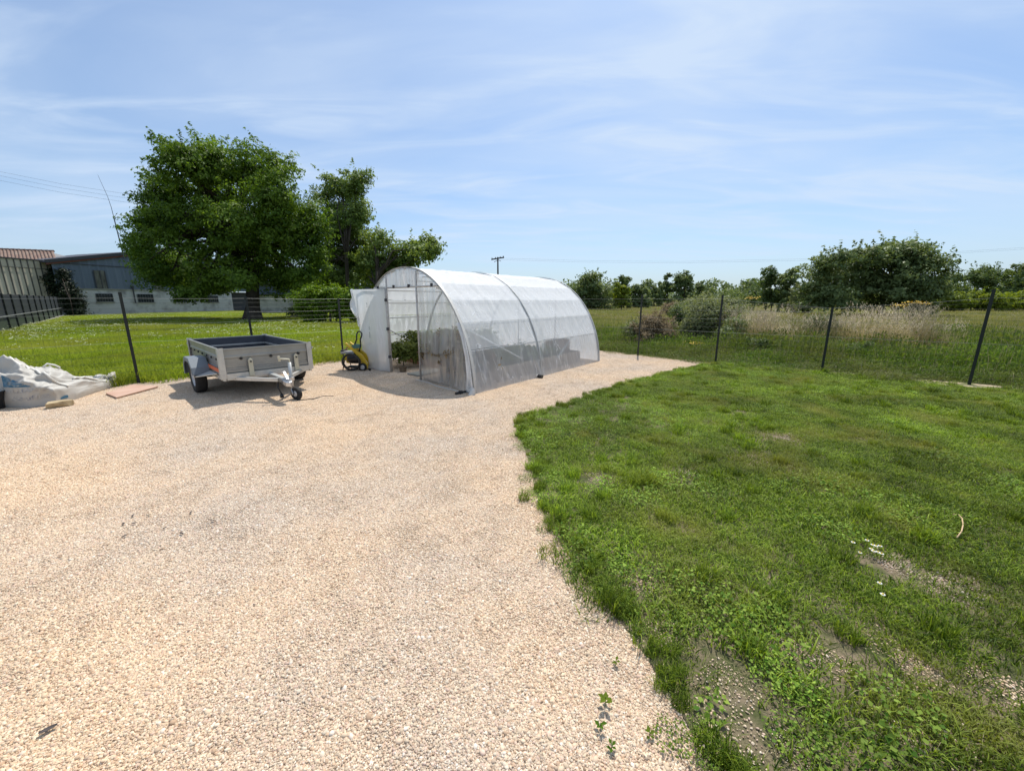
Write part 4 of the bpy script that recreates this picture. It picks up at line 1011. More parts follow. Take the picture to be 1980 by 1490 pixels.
def film_mat(name, opac, streak, tintc=(0.93, 0.95, 0.97), dirt=0.0):
    m = bpy.data.materials.new(name); m.use_nodes = True; nd, lk = m.node_tree.nodes, m.node_tree.links
    nd.remove(nd['Principled BSDF']); out = nd['Material Output']
    g = N(nd, 'ShaderNodeNewGeometry')
    mp = N(nd, 'ShaderNodeMapping', inp={2: (R(9), R(-7), 0), 3: (4.2, 4.2, 0.55)}); lk.new(g.outputs['Position'], mp.inputs[0])
    nz = N(nd, 'ShaderNodeTexNoise', inp={'Scale': 1.0, 'Detail': 5.0, 'Roughness': 0.6, 'Distortion': 0.5}); lk.new(mp.outputs[0], nz.inputs['Vector'])
    mr = N(nd, 'ShaderNodeMapRange', inp={1: 0.55, 2: 0.80, 3: opac, 4: min(.97, opac + streak)}); lk.new(nz.outputs['Fac'], mr.inputs[0])
    mq = N(nd, 'ShaderNodeMapping', inp={2: (R(14), R(16), R(20)), 3: (5.0, 5.0, 0.75)}); lk.new(g.outputs['Position'], mq.inputs[0])
    nq = N(nd, 'ShaderNodeTexNoise', inp={'Scale': 1.0, 'Detail': 2.0, 'Roughness': 0.4, 'Distortion': 0.8}); lk.new(mq.outputs[0], nq.inputs['Vector'])
    s1 = N(nd, 'ShaderNodeMath', operation='SUBTRACT', inp={1: .5}); s2 = N(nd, 'ShaderNodeMath', operation='ABSOLUTE'); lk.new(nq.outputs['Fac'], s1.inputs[0]); lk.new(s1.outputs[0], s2.inputs[0])
    s3 = N(nd, 'ShaderNodeMapRange', inp={1: 0.0, 2: 0.022, 3: 0.45, 4: 0.0}); lk.new(s2.outputs[0], s3.inputs[0])
    nw = N(nd, 'ShaderNodeTexNoise', inp={'Scale': 1.7, 'Detail': 2.0}); lk.new(g.outputs['Position'], nw.inputs['Vector'])
    s4 = N(nd, 'ShaderNodeMapRange', inp={1: 0.45, 2: 0.62, 3: 0.0, 4: 1.0}); lk.new(nw.outputs['Fac'], s4.inputs[0])
    s5 = N(nd, 'ShaderNodeMath', operation='MULTIPLY'); lk.new(s3.outputs[0], s5.inputs[0]); lk.new(s4.outputs[0], s5.inputs[1])
    s6 = N(nd, 'ShaderNodeMath', operation='ADD', use_clamp=True); lk.new(mr.outputs[0], s6.inputs[0]); lk.new(s5.outputs[0], s6.inputs[1])
    n3 = N(nd, 'ShaderNodeTexNoise', inp={'Scale': 3.0, 'Detail': 6.0}); lk.new(g.outputs['Position'], n3.inputs['Vector'])
    dm = N(nd, 'ShaderNodeMapRange', inp={1: .45, 2: .75, 3: 0.0, 4: dirt}); lk.new(n3.outputs['Fac'], dm.inputs[0])
    cm = N(nd, 'ShaderNodeMix', data_type='RGBA'); cm.inputs[6].default_value = (.93, .94, .95, 1); cm.inputs[7].default_value = (.50, .44, .36, 1); lk.new(dm.outputs[0], cm.inputs[0])
    bmp = N(nd, 'ShaderNodeBump', inp={'Strength': 0.10, 'Distance': 0.02}); lk.new(nz.outputs['Fac'], bmp.inputs['Height'])
    df = N(nd, 'ShaderNodeBsdfDiffuse'); tl = N(nd, 'ShaderNodeBsdfTranslucent'); tp = N(nd, 'ShaderNodeBsdfTransparent', inp={0: (*tintc, 1)}); gl = N(nd, 'ShaderNodeBsdfGlossy', inp={'Roughness': 0.3})
    lk.new(cm.outputs[2], df.inputs[0]); lk.new(cm.outputs[2], tl.inputs[0])
    for q in (df, tl, gl): lk.new(bmp.outputs[0], q.inputs['Normal'])
    a = N(nd, 'ShaderNodeMixShader', inp={0: .42}); lk.new(df.outputs[0], a.inputs[1]); lk.new(tl.outputs[0], a.inputs[2])
    b = N(nd, 'ShaderNodeMixShader'); lk.new(s6.outputs[0], b.inputs[0]); lk.new(tp.outputs[0], b.inputs[1]); lk.new(a.outputs[0], b.inputs[2])
    fr = N(nd, 'ShaderNodeFresnel', inp={0: 1.42}); lk.new(bmp.outputs[0], fr.inputs['Normal'])
    fm = N(nd, 'ShaderNodeMath', operation='MULTIPLY', inp={1: .28}); lk.new(fr.outputs[0], fm.inputs[0])
    c = N(nd, 'ShaderNodeMixShader'); lk.new(fm.outputs[0], c.inputs[0]); lk.new(b.outputs[0], c.inputs[1]); lk.new(gl.outputs[0], c.inputs[2])
    lk.new(c.outputs[0], out.inputs[0]); return m
m_film = film_mat('greenhouse film', 0.87, 0.1)
m_filmm = film_mat('thinner greenhouse film', 0.74, 0.2)
m_filmt = film_mat('thin greenhouse film', 0.54, 0.34)
m_filml = film_mat('clear lower greenhouse film', 0.43, 0.45, dirt=.25)
m_filmf = film_mat('dusty front film', 0.25, 0.38, dirt=.7)
m_filmd = film_mat('door film', 0.86, 0.1, dirt=.2)
m_tube = mat('galvanised tube', (0.56, 0.56, 0.54), 0.45, 0.3, col2=(0.46, 0.45, 0.43), scale=30)
m_purl = mat('white purlin tube', (0.72, 0.72, 0.70), 0.5)
m_hoopf = mat('film clip on hoop', (0.55, 0.53, 0.49), 0.5)
m_rustt = mat('rusty door tube', (0.50, 0.49, 0.47), 0.55, 0.25, col2=(0.34, 0.27, 0.22), scale=18, ramp=(.5, .75))
gh = empty('greenhouse', g0, label='arched greenhouse covered in translucent white film, its door standing open', cat='greenhouse')
ginv = Matrix.Translation(g0).inverted()
def gpart(mb, name, mt, parent=None, **kw):
    o = mb.build(name, mt, parent or gh, **kw)
    if parent is None: o.matrix_parent_inverse = ginv
    return o
SB = [0.0, GL * GBR, GL]
for i, s_ in enumerate(SB):
    path = [GP(*(lambda oz: (oz[0], s_, oz[1]))(hoop(math.pi * k / 48))) for k in range(49)]
    gpart(MB().tube(path, .021, 8), 'hoop', m_tube, smooth=True, fix=False)
def ns3(p, sc): return mnoise.noise(Vector(p) * sc)
ZP = [0.0, .36, .72, 1.16, 1.53, 1.82, 2.04, 2.154]
nodes = [hoop_t(z) for z in ZP] + [hoop_t(z, True) for z in ZP[-2::-1]]
NOD = [hoop(t) for t in nodes]
# purlins
for i, (o_, z_) in enumerate(NOD):
    if i in (0, 1, len(NOD) - 1, len(NOD) - 2): continue
    cen = Vector((GW / 2, 0)); 
    k = .965
    gpart(MB().tube([GP(GW/2 + (o_ - GW/2) * k, .0, z_ * k), GP(GW/2 + (o_ - GW/2) * k, GL, z_ * k)], .013, 6), 'purlin', m_purl, smooth=True, fix=False)
# braces
for sd_, fl_ in ((1, False), (-1, True)):
    for (sa, za, sb, zb) in ((.03, 1.12, 1.45, .42), (GL - .03, 1.15, 2.75, .30)):
        oa, ob_ = hoop(hoop_t(za, fl_))[0], hoop(hoop_t(zb, fl_))[0]
        gpart(MB().tube([GP(oa + sd_ * .05, sa, za), GP(ob_ + sd_ * .06, sb, zb)], .015, 6), 'brace', m_purl, smooth=True, fix=False)
# cover strips, one per bay and facet
for b in range(2):
    s0, s1 = SB[b], SB[b + 1]
    for i in range(len(NOD) - 1):
        if i in (1, len(NOD) - 3): continue
        j = i + 2 if i == 0 or i == len(NOD) - 3 else i + 1
        if i == len(NOD) - 2: continue
        (o0, z0), (o1, z1) = NOD[i], NOD[j]
        lowp = i == 0
        if i == 0: (o1, z1) = NOD[2]
        def fp(u, v, o0=o0, z0=z0, o1=o1, z1=z1, s0=s0, s1=s1, lowp=lowp):
            # film sags a little between the hoops and puckers into folds
            o_ = o0 + (o1 - o0) * v; z_ = z0 + (z1 - z0) * v; s_ = s0 + (s1 - s0) * u
            nx, nz_ = -(z1 - z0), (o1 - o0); l_ = math.hypot(nx, nz_); nx, nz_ = nx / l_, nz_ / l_
            if o0 + o1 > GW: pass
            p = GP(o_, s_, z_)
            sag = -.012 * 4 * u * (1 - u) * (0.35 + .65 * math.sin(math.pi * v))
            fold = .010 * ns3((s_ * 9, z_ * .9, o_), 1.0) + .022 * abs(ns3((s_ * 4.2 + z_ * 1.6, z_ * .6, 3.1), 1.0)) * min(1, 4 * u * (1 - u) + .25)
            bul = 0
            if lowp:
                rad = math.exp(-((u - .07) / .12) ** 2) + math.exp(-((u - .93) / .12) ** 2)
                fold += .016 * rad * math.sin(s_ * 30 + z_ * 9) * (1 - v * .7) * v * 2
                bul = .03 * (1 - v)
            q = sag + fold * min(1, 6 * v + .3) + .027
            w = gu * nx * q + Vector((0, 0, nz_ * q)); 
            p = p + w - gu * bul
            p.z = max(p.z, .004); return p
        gpart(MB().grid(fp, 46, 10 if lowp else 6), 'film_strip', m_filml if i == 0 else m_filmt if i == 2 else m_filmm if i == 3 else m_film, fix=False)
    # left lowest strip
    (o0, z0), (o1, z1) = NOD[-3], NOD[-1]
    gpart(MB().grid(lambda u, v: GP(o0 + (o1 - o0) * v + .02 + .02 * ns3((u * 14, v * 2, 1), 1.0), s0 + (s1 - s0) * u, max(.004, z0 + (z1 - z0) * v)), 40, 8), 'film_strip', m_film, fix=False)
# white film edges clipped over the hoops
for i, s_ in enumerate(SB):
    path = [GP(*(lambda oz: (GW/2 + (oz[0] - GW/2) * (1.012 if s_ == 0 else 1.016), s_, oz[1] * (1.014 if s_ == 0 else 1.018) + .004))(hoop(math.pi * k / 48))) for k in range(49)]
    mb = MB(); w = (.030, .014, .014)[i]
    vs = []
    for p in path: vs += [p - gv * w, p + gv * w]
    mb.add(vs, [(2*k, 2*k+1, 2*k+3, 2*k+2) for k in range(48)])
    o = gpart(mb, 'clip_strip', m_hoopf if i == 0 else m_tube, fix=False); sol = o.modifiers.new('thick', 'SOLIDIFY'); sol.thickness = .006
# front wall
DO0, DO1, DZ = 1.648, 2.834, 1.80
for o0, o1, zb in ((0.02, DO0, None), (DO1, GW - .02, None), (DO0, DO1, DZ)):
    def fpan(u, v, o0=o0, o1=o1, zb=zb):
        o_ = o0 + (o1 - o0) * u; zt_ = hoop_z(o_); z0 = zb or 0.0
        z_ = z0 + (zt_ - z0) * v
        d = .03 * ns3((o_ * 6, z_ * .8, 7), 1.0) + .025 * ns3((o_ * 13, z_ * 1.2, 2), 1.0)
        if zb is None: d -= .05 * (1 - v) ** 2 * (1 + .6 * math.sin(o_ * 7))
        return GP(o_, -.02 + d * (1 if 0.02 < v < .98 else .2), max(.004, z_))
    gpart(MB().grid(fpan, 40, 26), 'front_film', m_filmf if zb is None else m_filmd, fix=False)
def wrap(u, v):                             # loose film band folded round the front right hoop
    t = hoop_t(.02 + 1.15 * v); o_, z_ = hoop(t)
    return GP(o_ + (.02 + .17 * (1 - v * .65)) * u - .03, -.05 - .03 * math.sin(u * 9 + v * 4), z_)
gpart(MB().grid(wrap, 8, 20), 'film_fold', m_filmd, fix=False)
def foot(u, v): return GP(-.10 + .16 * u, -.07 - .10 * (1 - v) * math.sin(u * math.pi), .004 + .13 * v * (1 - .5 * abs(u - .5)))
gpart(MB().grid(foot, 6, 5), 'film_foot', m_hoopf, fix=False)
# back wall
gpart(MB().grid(lambda u, v: GP(.02 + (GW - .04) * u, GL + .01 + .02 * ns3((u * 20, v * 2, 4), 1.0), hoop_z(.02 + (GW - .04) * u) * v + .003), 50, 16), 'back_film', m_film, fix=False)
for o_ in (1.45, 2.9): gpart(MB().tube([GP(o_, GL - .04, 0), GP(o_, GL - .04, hoop_z(o_) - .03)], .016, 6), 'back_post', m_tube, smooth=True, fix=False)
# door frame
for o_ in (DO0, DO1): gpart(MB().tube([GP(o_, -.045, 0), GP(o_, -.045, hoop_z(o_) - .02)], .020, 8), 'door_post', m_rustt, smooth=True, fix=False)
gpart(MB().tube([GP(.95, -.04, 1.795), GP(GW - .95, -.04, DZ)], .017, 8), 'header', m_rustt, smooth=True, fix=False)
for o_ in (1.1, 1.9, 2.5, 3.2): gpart(MB().box((-.02, -.02, 0), (.02, .02, .06), Matrix.Translation(GP(o_, -.06, 1.785))), 'clip', m_trim)
hm = MB().tube([GP(DO0 + .1, -.12, .012), GP(1.3, -.10, .012), GP(.9, -.16, .012), GP(.5, -.12, .012), GP(.12, -.14, .012)], .010, 6); gpart(hm, 'hem_cord', m_hoopf, smooth=True, fix=False)
# door, swung wide open
hb = GP(DO1, -.075, 0); db = Vector((*G(705, 711.5), 0)); dd_ = (db - hb); dl = dd_.length; dd_.normalize(); dn = Vector((dd_.y, -dd_.x, 0))
if dn.y > 0: dn = -dn
dl = min(dl, 1.12)
door = gpart(MB().tube([hb + Vector((0, 0, .04)), hb + Vector((0, 0, 1.78))], .019, 8), 'door', m_rustt, smooth=True, fix=False)
def dpart(mb, name, mt, **kw):
    o = mb.build(name, mt, door, **kw); o.matrix_parent_inverse = Matrix.Identity(4); return o
def DP(u, z, out=0.0): return hb + dd_ * (u * dl) + Vector((0, 0, z)) + dn * out
for nm, a, b in (('bottom_rail', DP(0, .05), DP(1, .05)), ('top_rail', DP(0, 1.76), DP(1, 1.76)), ('outer_stile', DP(1, .05), DP(1, 1.76))):
    dpart(MB().tube([a, b], .017, 8), nm, m_rustt, smooth=True, fix=False)
def dfilm(u, v):
    z = .02 + 1.76 * v; ext = .16 * v ** 2.5 - .05 * math.sin(v * math.pi) * (u ** 2)
    uu = u * (1.0 + (ext if True else 0)) ; 
    return DP(uu * 1.02 - .01, z + .05 * (u ** 3) * v * 0, .028 + .02 * ns3((u * 4, v * 1.2, 9), 1.0) + .05 * u ** 4 * v)
dpart(MB().grid(dfilm, 24, 24), 'door_film', m_filmd, fix=False)
def dflap(u, v): return DP(1.12 + .10 * v + .05 * math.sin(v * 9) - .20 * u, 1.80 - .62 * u * v - .85 * u * (1 - v) - .12 * v, .07 + .07 * math.sin(u * 7 + v * 5) * v)
dpart(MB().grid(dflap, 14, 10), 'loose_flap', m_filmd, fix=False)
pm = MB()                                   # faint print running up the film
for k in range(15):
    if k in (6, 7): continue
    z = .72 + k * .024 + (.42 if k > 10 else 0); u = .60 + (.02 if k > 10 else 0)
    pm.add([DP(u, z, .055), DP(u + .012 + .006 * (k % 3), z, .055), DP(u + .012 + .006 * (k % 2), z + .016, .055), DP(u, z + .016, .055)], [(0, 1, 2, 3)])
o = dpart(pm, 'film_print', mat('grey print', (.10, .11, .13), .7)); o['kind'] = 'stuff'
for zc in (.35, .95, 1.55): dpart(MB().box((-.025, -.03, -.03), (.025, .03, .03), Matrix.Translation(hb + Vector((0, 0, zc)))), 'hinge', m_trim)

# growing beds and plants inside
m_bedw = mat('terracotta edging', (0.36, 0.165, 0.10), 0.85, col2=(0.28, 0.13, 0.08), scale=9)
m_plank = mat('tan plank', (0.46, 0.36, 0.25), 0.85, col2=(0.34, 0.26, 0.18), scale=8, stretch=(1, 1, 4))
m_soil = mat('potting soil', (0.12, 0.09, 0.06), 0.95, col2=(0.20, 0.15, 0.10), scale=18, bump=.8)
m_orange = mat('orange plastic', (0.65, 0.22, 0.07), 0.45)
def bed(name, lb, o0, o1, s0, s1, h, mt):
    b = empty(name, GP(o0, s0, 0), label=lb, cat='planting bed', group='beds in the greenhouse'); iv2 = Matrix.Translation(GP(o0, s0, 0)).inverted()
    for (a, c) in (((o0, s0), (o1, s0)), ((o0, s1), (o1, s1)), ((o0, s0), (o0, s1)), ((o1, s0), (o1, s1))):
        p, q = GP(*a, h / 2), GP(*c, h / 2)
        for lv in (0, 1):
            dz = Vector((0, 0, (lv - .5) * h * .5)); o = MB().bar(p + dz, q + dz, .035, h * .47).build('plank', mt, b, bevel=.004); o.matrix_parent_inverse = iv2
    o = MB().grid(lambda u, v: GP(o0 + .03 + (o1 - o0 - .06) * u, s0 + .03 + (s1 - s0 - .06) * v, h - .05 + .03 * ns3((u * 9, v * 20, 1), 1.0)), 14, 30).build('soil', m_soil, b, fix=False); o.matrix_parent_inverse = iv2
    return b
bed('planting_bed', 'terracotta edged bed seen through the open greenhouse door', 2.30, 3.9, .95, 4.2, .20, m_bedw)
bed('planting_bed', 'tan plank bed behind the right front film of the greenhouse', .35, 1.45, .30, 4.2, .28, m_plank)
m_green = leaf_mat('crop leaves', (0.09, 0.13, 0.022), (0.22, 0.26, 0.06), .4, (1.2, 1.1, .5)); TREE_MATS['crop'] = m_green
PL = [('crop_plant', 'bushy plant just inside the greenhouse door, left half', 2.80, 1.25, .2, .80, 'crop', 90), ('crop_plant', 'bushy plant just inside the greenhouse door, right half', 2.62, 1.95, .2, .86, 'crop', 90),
      ('crop_plant', 'dense plant deeper in the terracotta bed behind the door opening', 3.1, 2.4, .26, .84, 'crop', 80), ('doorway_weeds', 'dark green weeds just inside the doorway beside the hinge post', 3.15, .45, .0, .62, 'crop', 60), ('crop_plant', 'leafy plant at the far end of the terracotta bed', 3.3, 3.5, .26, .75, 'crop', 60), ('crop_plant', 'leafy plant beside the left film wall of the greenhouse', 3.5, 1.2, .26, .8, 'crop', 70),
      ('withered_plant', 'withered straw coloured plant behind the front film near the door post', 1.36, .42, .28, 1.0, 'brown', 130), ('withered_plant', 'withered plant in the middle behind the right front film', .98, .40, .28, .98, 'brown', 130), ('withered_plant', 'low withered plant behind the front film by the corner hoop', .58, .46, .28, .85, 'brown', 90),
      ('crop_plant', 'dim green plant behind the side film of the first bay', .8, 1.5, .28, .58, 'crop', 36), ('crop_plant', 'dim green plant by the middle hoop of the greenhouse', .75, 2.2, .28, .66, 'crop', 40), ('crop_plant', 'dim plant behind the side film of the second bay', .8, 3.1, .28, .5, 'crop', 34)]
for i, (nm, lb, o_, s_, z0, h, kd, nc) in enumerate(PL):
    p = GP(o_, s_, 0); rr = .42
    L = [(p + Vector((0, 0, h * .62)), rr, rr, h * .34), (p + Vector((.12, .1, h * .5)), rr * .7, rr * .7, h * .25), (p + Vector((-.1, -.12, h * .72)), rr * .6, rr * .6, h * .24)]
    t = tree(nm, lb, p, L, kd, clumps=nc, per=46, leaf=.075, crad=.13, trunk_r=.012, seed=700 + i, cat='plant', group='plants in the greenhouse', limb_n=10, shell=.2, aspect=.5)
    for ch in t.children:
        if ch.name.startswith('trunk'): ch.name = 'stem'
        if ch.name.startswith('crown'): ch.name = 'foliage'
def tub(name, lb, p, r, h, mt, cat):
    e = empty(name, p, label=lb, cat=cat)
    MB().lathe([(0, .004), (r * .8, .004), (r, h), (r * 1.06, h), (r * 1.06, h * .93), (r * .97, h * .93), (r * .78, .02), (0, .02)], Matrix.Identity(4), 24).build('tub', mt, e, smooth=False)
    rim = MB().tube([(r * 1.04 * math.cos(t), r * 1.04 * math.sin(t), h) for t in np.linspace(0, 2 * math.pi, 24, endpoint=False)], .012, 6, closed=True); rim.build('rim', mt, e, smooth=True)
    return e
tub('plastic_tub', 'orange plastic tub glowing behind the side film of the greenhouse', GP(.72, 1.02, .27), .17, .2, m_orange, 'tub')
tub('plant_pot', 'dark pot standing just inside the greenhouse doorway by the hinge post', GP(2.66, .14, .01), .085, .12, m_soil, 'pot')
cr = empty('plastic_crate', GP(.8, 3.75, .28), R(52), 'brown crate standing behind the far side film of the greenhouse', 'crate'); m_crate = mat('brown crate', (.30, .21, .16), .7)
for k in range(4):
    for sg in (-1, 1):
        MB().box((-.3, sg * .2 - .008, .01 + k * .075), (.3, sg * .2 + .008, .07 + k * .075)).build('slat', m_crate, cr); MB().box((sg * .3 - .008, -.19, .01 + k * .075), (sg * .3 + .008, .19, .07 + k * .075)).build('slat', m_crate, cr)
MB().box((-.29, -.19, .0), (.29, .19, .012)).build('base', m_crate, cr)
slabm = MB(); 
for k in range(3):
    e = MB().box((-.24, -.19, 0), (.24, .19, .03), Matrix.Translation(GP(2.12 - .02 * k, .30 + k * .46, .014)) @ Matrix.Rotation(TH, 4, 'Z')).build('paving_slab', m_conc, bevel=.008)
    tag(e, ('pale paving slab in the greenhouse doorway', 'second pale paving slab inside the greenhouse', 'innermost pale paving slab inside the greenhouse')[k], 'slab', 'slabs in the greenhouse')
# fittings at the foot of the film
m_black = mat('black plastic', (0.016, 0.016, 0.018), 0.4, spec=.5)
fit = empty('hose_coupling', GP(.16, -.20, .02), PH, 'black hose coupling lying at the front corner of the greenhouse', 'hose fitting')
M_ = Matrix.Translation((0, 0, .012)) @ Matrix.Rotation(R(90), 4, 'Y')
MB().lathe([(0, -.10), (.022, -.10), (.022, -.02), (.034, -.02), (.034, .03), (.018, .03), (.018, .12), (0, .12)], M_, 14).build('coupling', m_black, fit)
MB().lathe([(0, .15), (.034, .15), (.040, .19), (.034, .22), (0, .22)], M_, 14).build('end_cap', m_black, fit)
wgt = empty('film_weight', GP(-.12, 1.80, 0), TH, 'small black and white round weight on the gravel beside the middle hoop', 'weight')
M_ = Matrix.Translation((0, 0, .042)) @ Matrix.Rotation(R(90), 4, 'X')
MB().lathe([(0, -.05), (.036, -.05), (.042, -.01), (.038, .05), (0, .05)], M_, 16).build('body', m_black, wgt, smooth=False)
MB().lathe([(0, -.075), (.034, -.075), (.036, -.052), (0, -.052)], M_, 16).build('cap', mat('white plastic', (.7, .7, .68), .5), wgt)
MB().tube([(0, 0, .10), (.01, .05, .2), (0, .09, .32)], .004, 5).build('cord', m_hoopf, wgt)

# ================================================================== TRAILER
m_zinc = mat('galvanised sheet steel', (0.34, 0.34, 0.32), 0.40, 0.5, col2=(0.275, 0.275, 0.265), scale=4, detail=4, bump=.02, bscale=40)
m_zinc2 = mat('galvanised frame', (0.58, 0.58, 0.55), 0.42, 0.5, col2=(0.48, 0.48, 0.46), scale=8)
m_dark = mat('black steel bracket', (0.02, 0.02, 0.022), 0.5)
m_fend = mat('blue grey plastic fender', (0.16, 0.185, 0.21), 0.5, spec=.4)
m_tyre = mat('tyre rubber', (0.018, 0.018, 0.019), 0.85, col2=(.032, .03, .028), scale=14)
m_rim = mat('pale wheel rim', (0.50, 0.50, 0.50), 0.45, 0.3)
m_refl = mat('orange reflector tape', (0.62, 0.14, 0.05), 0.4)
m_cream = mat('cream plated latch', (0.55, 0.52, 0.40), 0.5, 0.2)
m_chrome = mat('plated steel', (0.55, 0.55, 0.56), 0.28, 0.9)
m_ply = mat('dark plywood floor', (0.06, 0.055, 0.055), 0.6, col2=(.09, .08, .075), scale=6)
TF = R(-42.6); tf = Vector((math.cos(TF), math.sin(TF), 0)); tr2 = Vector((-tf.y, tf.x, 0))
tl0 = Vector((-4.45, 5.896, 0)) - tf * 1.12 + tr2 * .65
tr = empty('utility_trailer', tl0, TF, 'open galvanised utility trailer parked on the gravel in front of the fence', 'trailer')
X0, X1, Y0, Y1, Z0, Z1 = -1.28, 1.12, -.65, .65, .40, .82
def panel(name, a, b, out):                # pressed sheet side with two creases and a rolled top lip
    a, b, out = Vector(a), Vector(b), Vector(out); m_ = MB()
    zs_ = [(Z0, 0), (.445, 0), (.450, .012), (.485, .012), (.49, 0), (.515, 0), (.52, -.010), (.66, -.010), (.67, .006), (.70, .006), (.71, 0), (.795, 0), (.80, .014), (Z1, .014), (Z1, -.02), (.80, -.022), (Z0, -.022)]
    ringa = [a + Vector((0, 0, z)) + out * d for z, d in zs_]; ringb = [b + Vector((0, 0, z)) + out * d for z, d in zs_]; n_ = len(zs_)
    m_.add(ringa + ringb, [(i, (i+1) % n_, n_ + (i+1) % n_, n_ + i) for i in range(n_)] + [tuple(range(n_ - 1, -1, -1)), tuple(range(n_, 2 * n_))])
    return m_.build(name, m_zinc, tr)
panel('front_panel', (X1, Y0 + .02, 0), (X1, Y1 - .02, 0), (1, 0, 0)); panel('tailgate', (X0, Y0 + .02, 0), (X0, Y1 - .02, 0), (-1, 0, 0))
panel('side_panel', (X0 + .02, Y0, 0), (X1 - .02, Y0, 0), (0, -1, 0)); panel('side_panel', (X0 + .02, Y1, 0), (X1 - .02, Y1, 0), (0, 1, 0))
for x in (X0, X1):
    for y in (Y0, Y1):
        sx, sy = (1 if x > 0 else -1), (1 if y > 0 else -1)
        p = MB().prism([(x + sx * .028, y + sy * .028, .36), (x - sx * .05, y + sy * .028, .36), (x - sx * .05, y + sy * .018, .36), (x + sx * .018, y + sy * .018, .36), (x + sx * .018, y - sy * .05, .36), (x + sx * .028, y - sy * .05, .36)], (0, 0, .475)).build('corner_post', m_zinc2, tr)
        MB().box((x + sx * .028 - .03, y + sy * .03 - .006, .72), (x + sx * .028 + .03, y + sy * .03 + .012, .75)).build('corner_latch', m_chrome, p).matrix_parent_inverse = Matrix.Identity(4)
m_lin = mat('dark inner paint and shade', (0.085, 0.09, 0.105), 0.55, 0.3, col2=(0.065, 0.07, 0.085), scale=5)  # liner added to darken the inside: paint and shade in one colour
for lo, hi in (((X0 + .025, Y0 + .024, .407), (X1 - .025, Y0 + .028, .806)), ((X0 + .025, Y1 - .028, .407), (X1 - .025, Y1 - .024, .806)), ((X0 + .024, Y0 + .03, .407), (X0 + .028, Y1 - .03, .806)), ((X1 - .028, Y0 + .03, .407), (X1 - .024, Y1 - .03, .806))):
    MB().box(lo, hi).build('shade_paint_liner', m_lin, tr)
MB().bar((X0 + .034, Y0 + .04, .66), (X0 + .034, Y1 - .04, .66), .012, .03).build('inner_rail', m_zinc2, tr); MB().bar((X0 + .05, Y1 - .034, .66), (X1 - .05, Y1 - .034, .66), .012, .03).build('inner_rail', m_zinc2, tr)
MB().box((X0 + .02, Y0 + .02, .385), (X1 - .02, Y1 - .02, .405)).build('floor', m_ply, tr)
for y in (Y0 + .02, Y1 - .02): MB().box((X0, y - .02, .325), (X1 + .02, y + .02, .384)).build('frame_rail', m_zinc2, tr, bevel=.004)
for x in (X0 + .02, -.5, .3, X1 - .0): MB().box((x - .02, Y0 + .05, .33), (x + .02, Y1 - .05, .383)).build('cross_member', m_zinc2, tr)
MB().box((X1 + .022, Y0 + .05, .355), (X1 + .04, Y1 - .05, .435)).build('front_rail', m_zinc2, tr)
for y in (-.27, .40):
    l_ = MB().prism([(X1 + .045, y - .035, .37), (X1 + .045, y + .035, .37), (X1 + .04, y + .03, .63), (X1 + .04, y, .655), (X1 + .04, y - .03, .63)], (.025, 0, 0)).build('panel_latch', m_cream, tr, bevel=.006)
    MB().tube([(X1 + .06, y, .60), (X1 + .09, y, .60)], .012, 8).build('latch_bolt', m_dark, l_)
for y in (-.38, .04, .46): MB().lathe([(0, .02), (.018, .02), (.024, .008), (.024, 0)], Matrix.Translation((X1 + .006, y, .655)) @ Matrix.Rotation(R(90), 4, 'Y'), 10).build('rope_hook', m_black, tr)
for k in range(7): MB().lathe([(0, .022), (.014, .022), (.02, .006), (.02, 0)], Matrix.Translation((-1.1 + k * .34, Y0 - .004, .655)) @ Matrix.Rotation(R(90), 4, 'X'), 10).build('rope_hook', m_black, tr)
MB().box((.30, Y0 - .024, .455), (1.06, Y0 - .0145, .515)).build('reflector_strip', m_refl, tr); MB().box((-1.2, Y0 - .024, .455), (-.50, Y0 - .0145, .515)).build('reflector_strip', m_refl, tr)
for sy in (-1, 1):                         # fenders, wheels, axle stubs
    yi, yo = sy * .672, sy * .905
    prof = [(-.39, .30), (-.34, .47), (-.18, .61), (.18, .61), (.34, .47), (.39, .36)]
    fm = MB(); th = .012
    vs = []
    for (x, z) in prof: vs += [(x, yi, z), (x, yo, z)]
    fm.add(vs, [(2*i, 2*i+1, 2*i+3, 2*i+2) for i in range(5)])
    lip = [(x * 1.0, yo, z) for x, z in prof] + [(x * .86, yo, z - .06 if abs(x) < .3 else z) for x, z in prof[::-1]]
    fm.add(lip, [(i, i + 1, 10 - i, 11 - i) for i in range(5)])
    o = fm.build('fender', m_fend, tr, fix=False); q = o.modifiers.new('thick', 'SOLIDIFY'); q.thickness = th; q.offset = 0
    Mw = Matrix.Translation((0, sy * .785, .285)) @ Matrix.Rotation(R(-90 * sy), 4, 'X')
    w_ = MB().lathe([(.165, -.07), (.20, -.078), (.262, -.078), (.280, -.06), (.285, -.03), (.285, .03), (.280, .06), (.262, .078), (.20, .078), (.165, .07)], Mw, 36).build('wheel', m_tyre, tr, smooth=True)
    MB().lathe([(.168, .068), (.155, .05), (.15, .02), (.07, .035), (.05, .06), (0, .06)], Mw, 28).build('rim', m_rim, w_, smooth=True)
    MB().lathe([(.168, -.068), (.10, -.05), (0, -.05)], Mw, 28).build('rim_back', m_dark, w_)
    for k in range(5): MB().lathe([(0, .05), (.012, .05), (.012, .03)], Mw @ Matrix.Translation((.09 * math.cos(k * 1.2566), .09 * math.sin(k * 1.2566), 0)), 6).build('wheel_nut', m_chrome, w_)
    b_ = MB().prism([(.36, sy * .66, .40), (.82, sy * .66, .40), (.44, sy * .88, .33), (.40, sy * .88, .33)], (0, 0, .012)).build('fender_bracket', m_zinc2, tr)
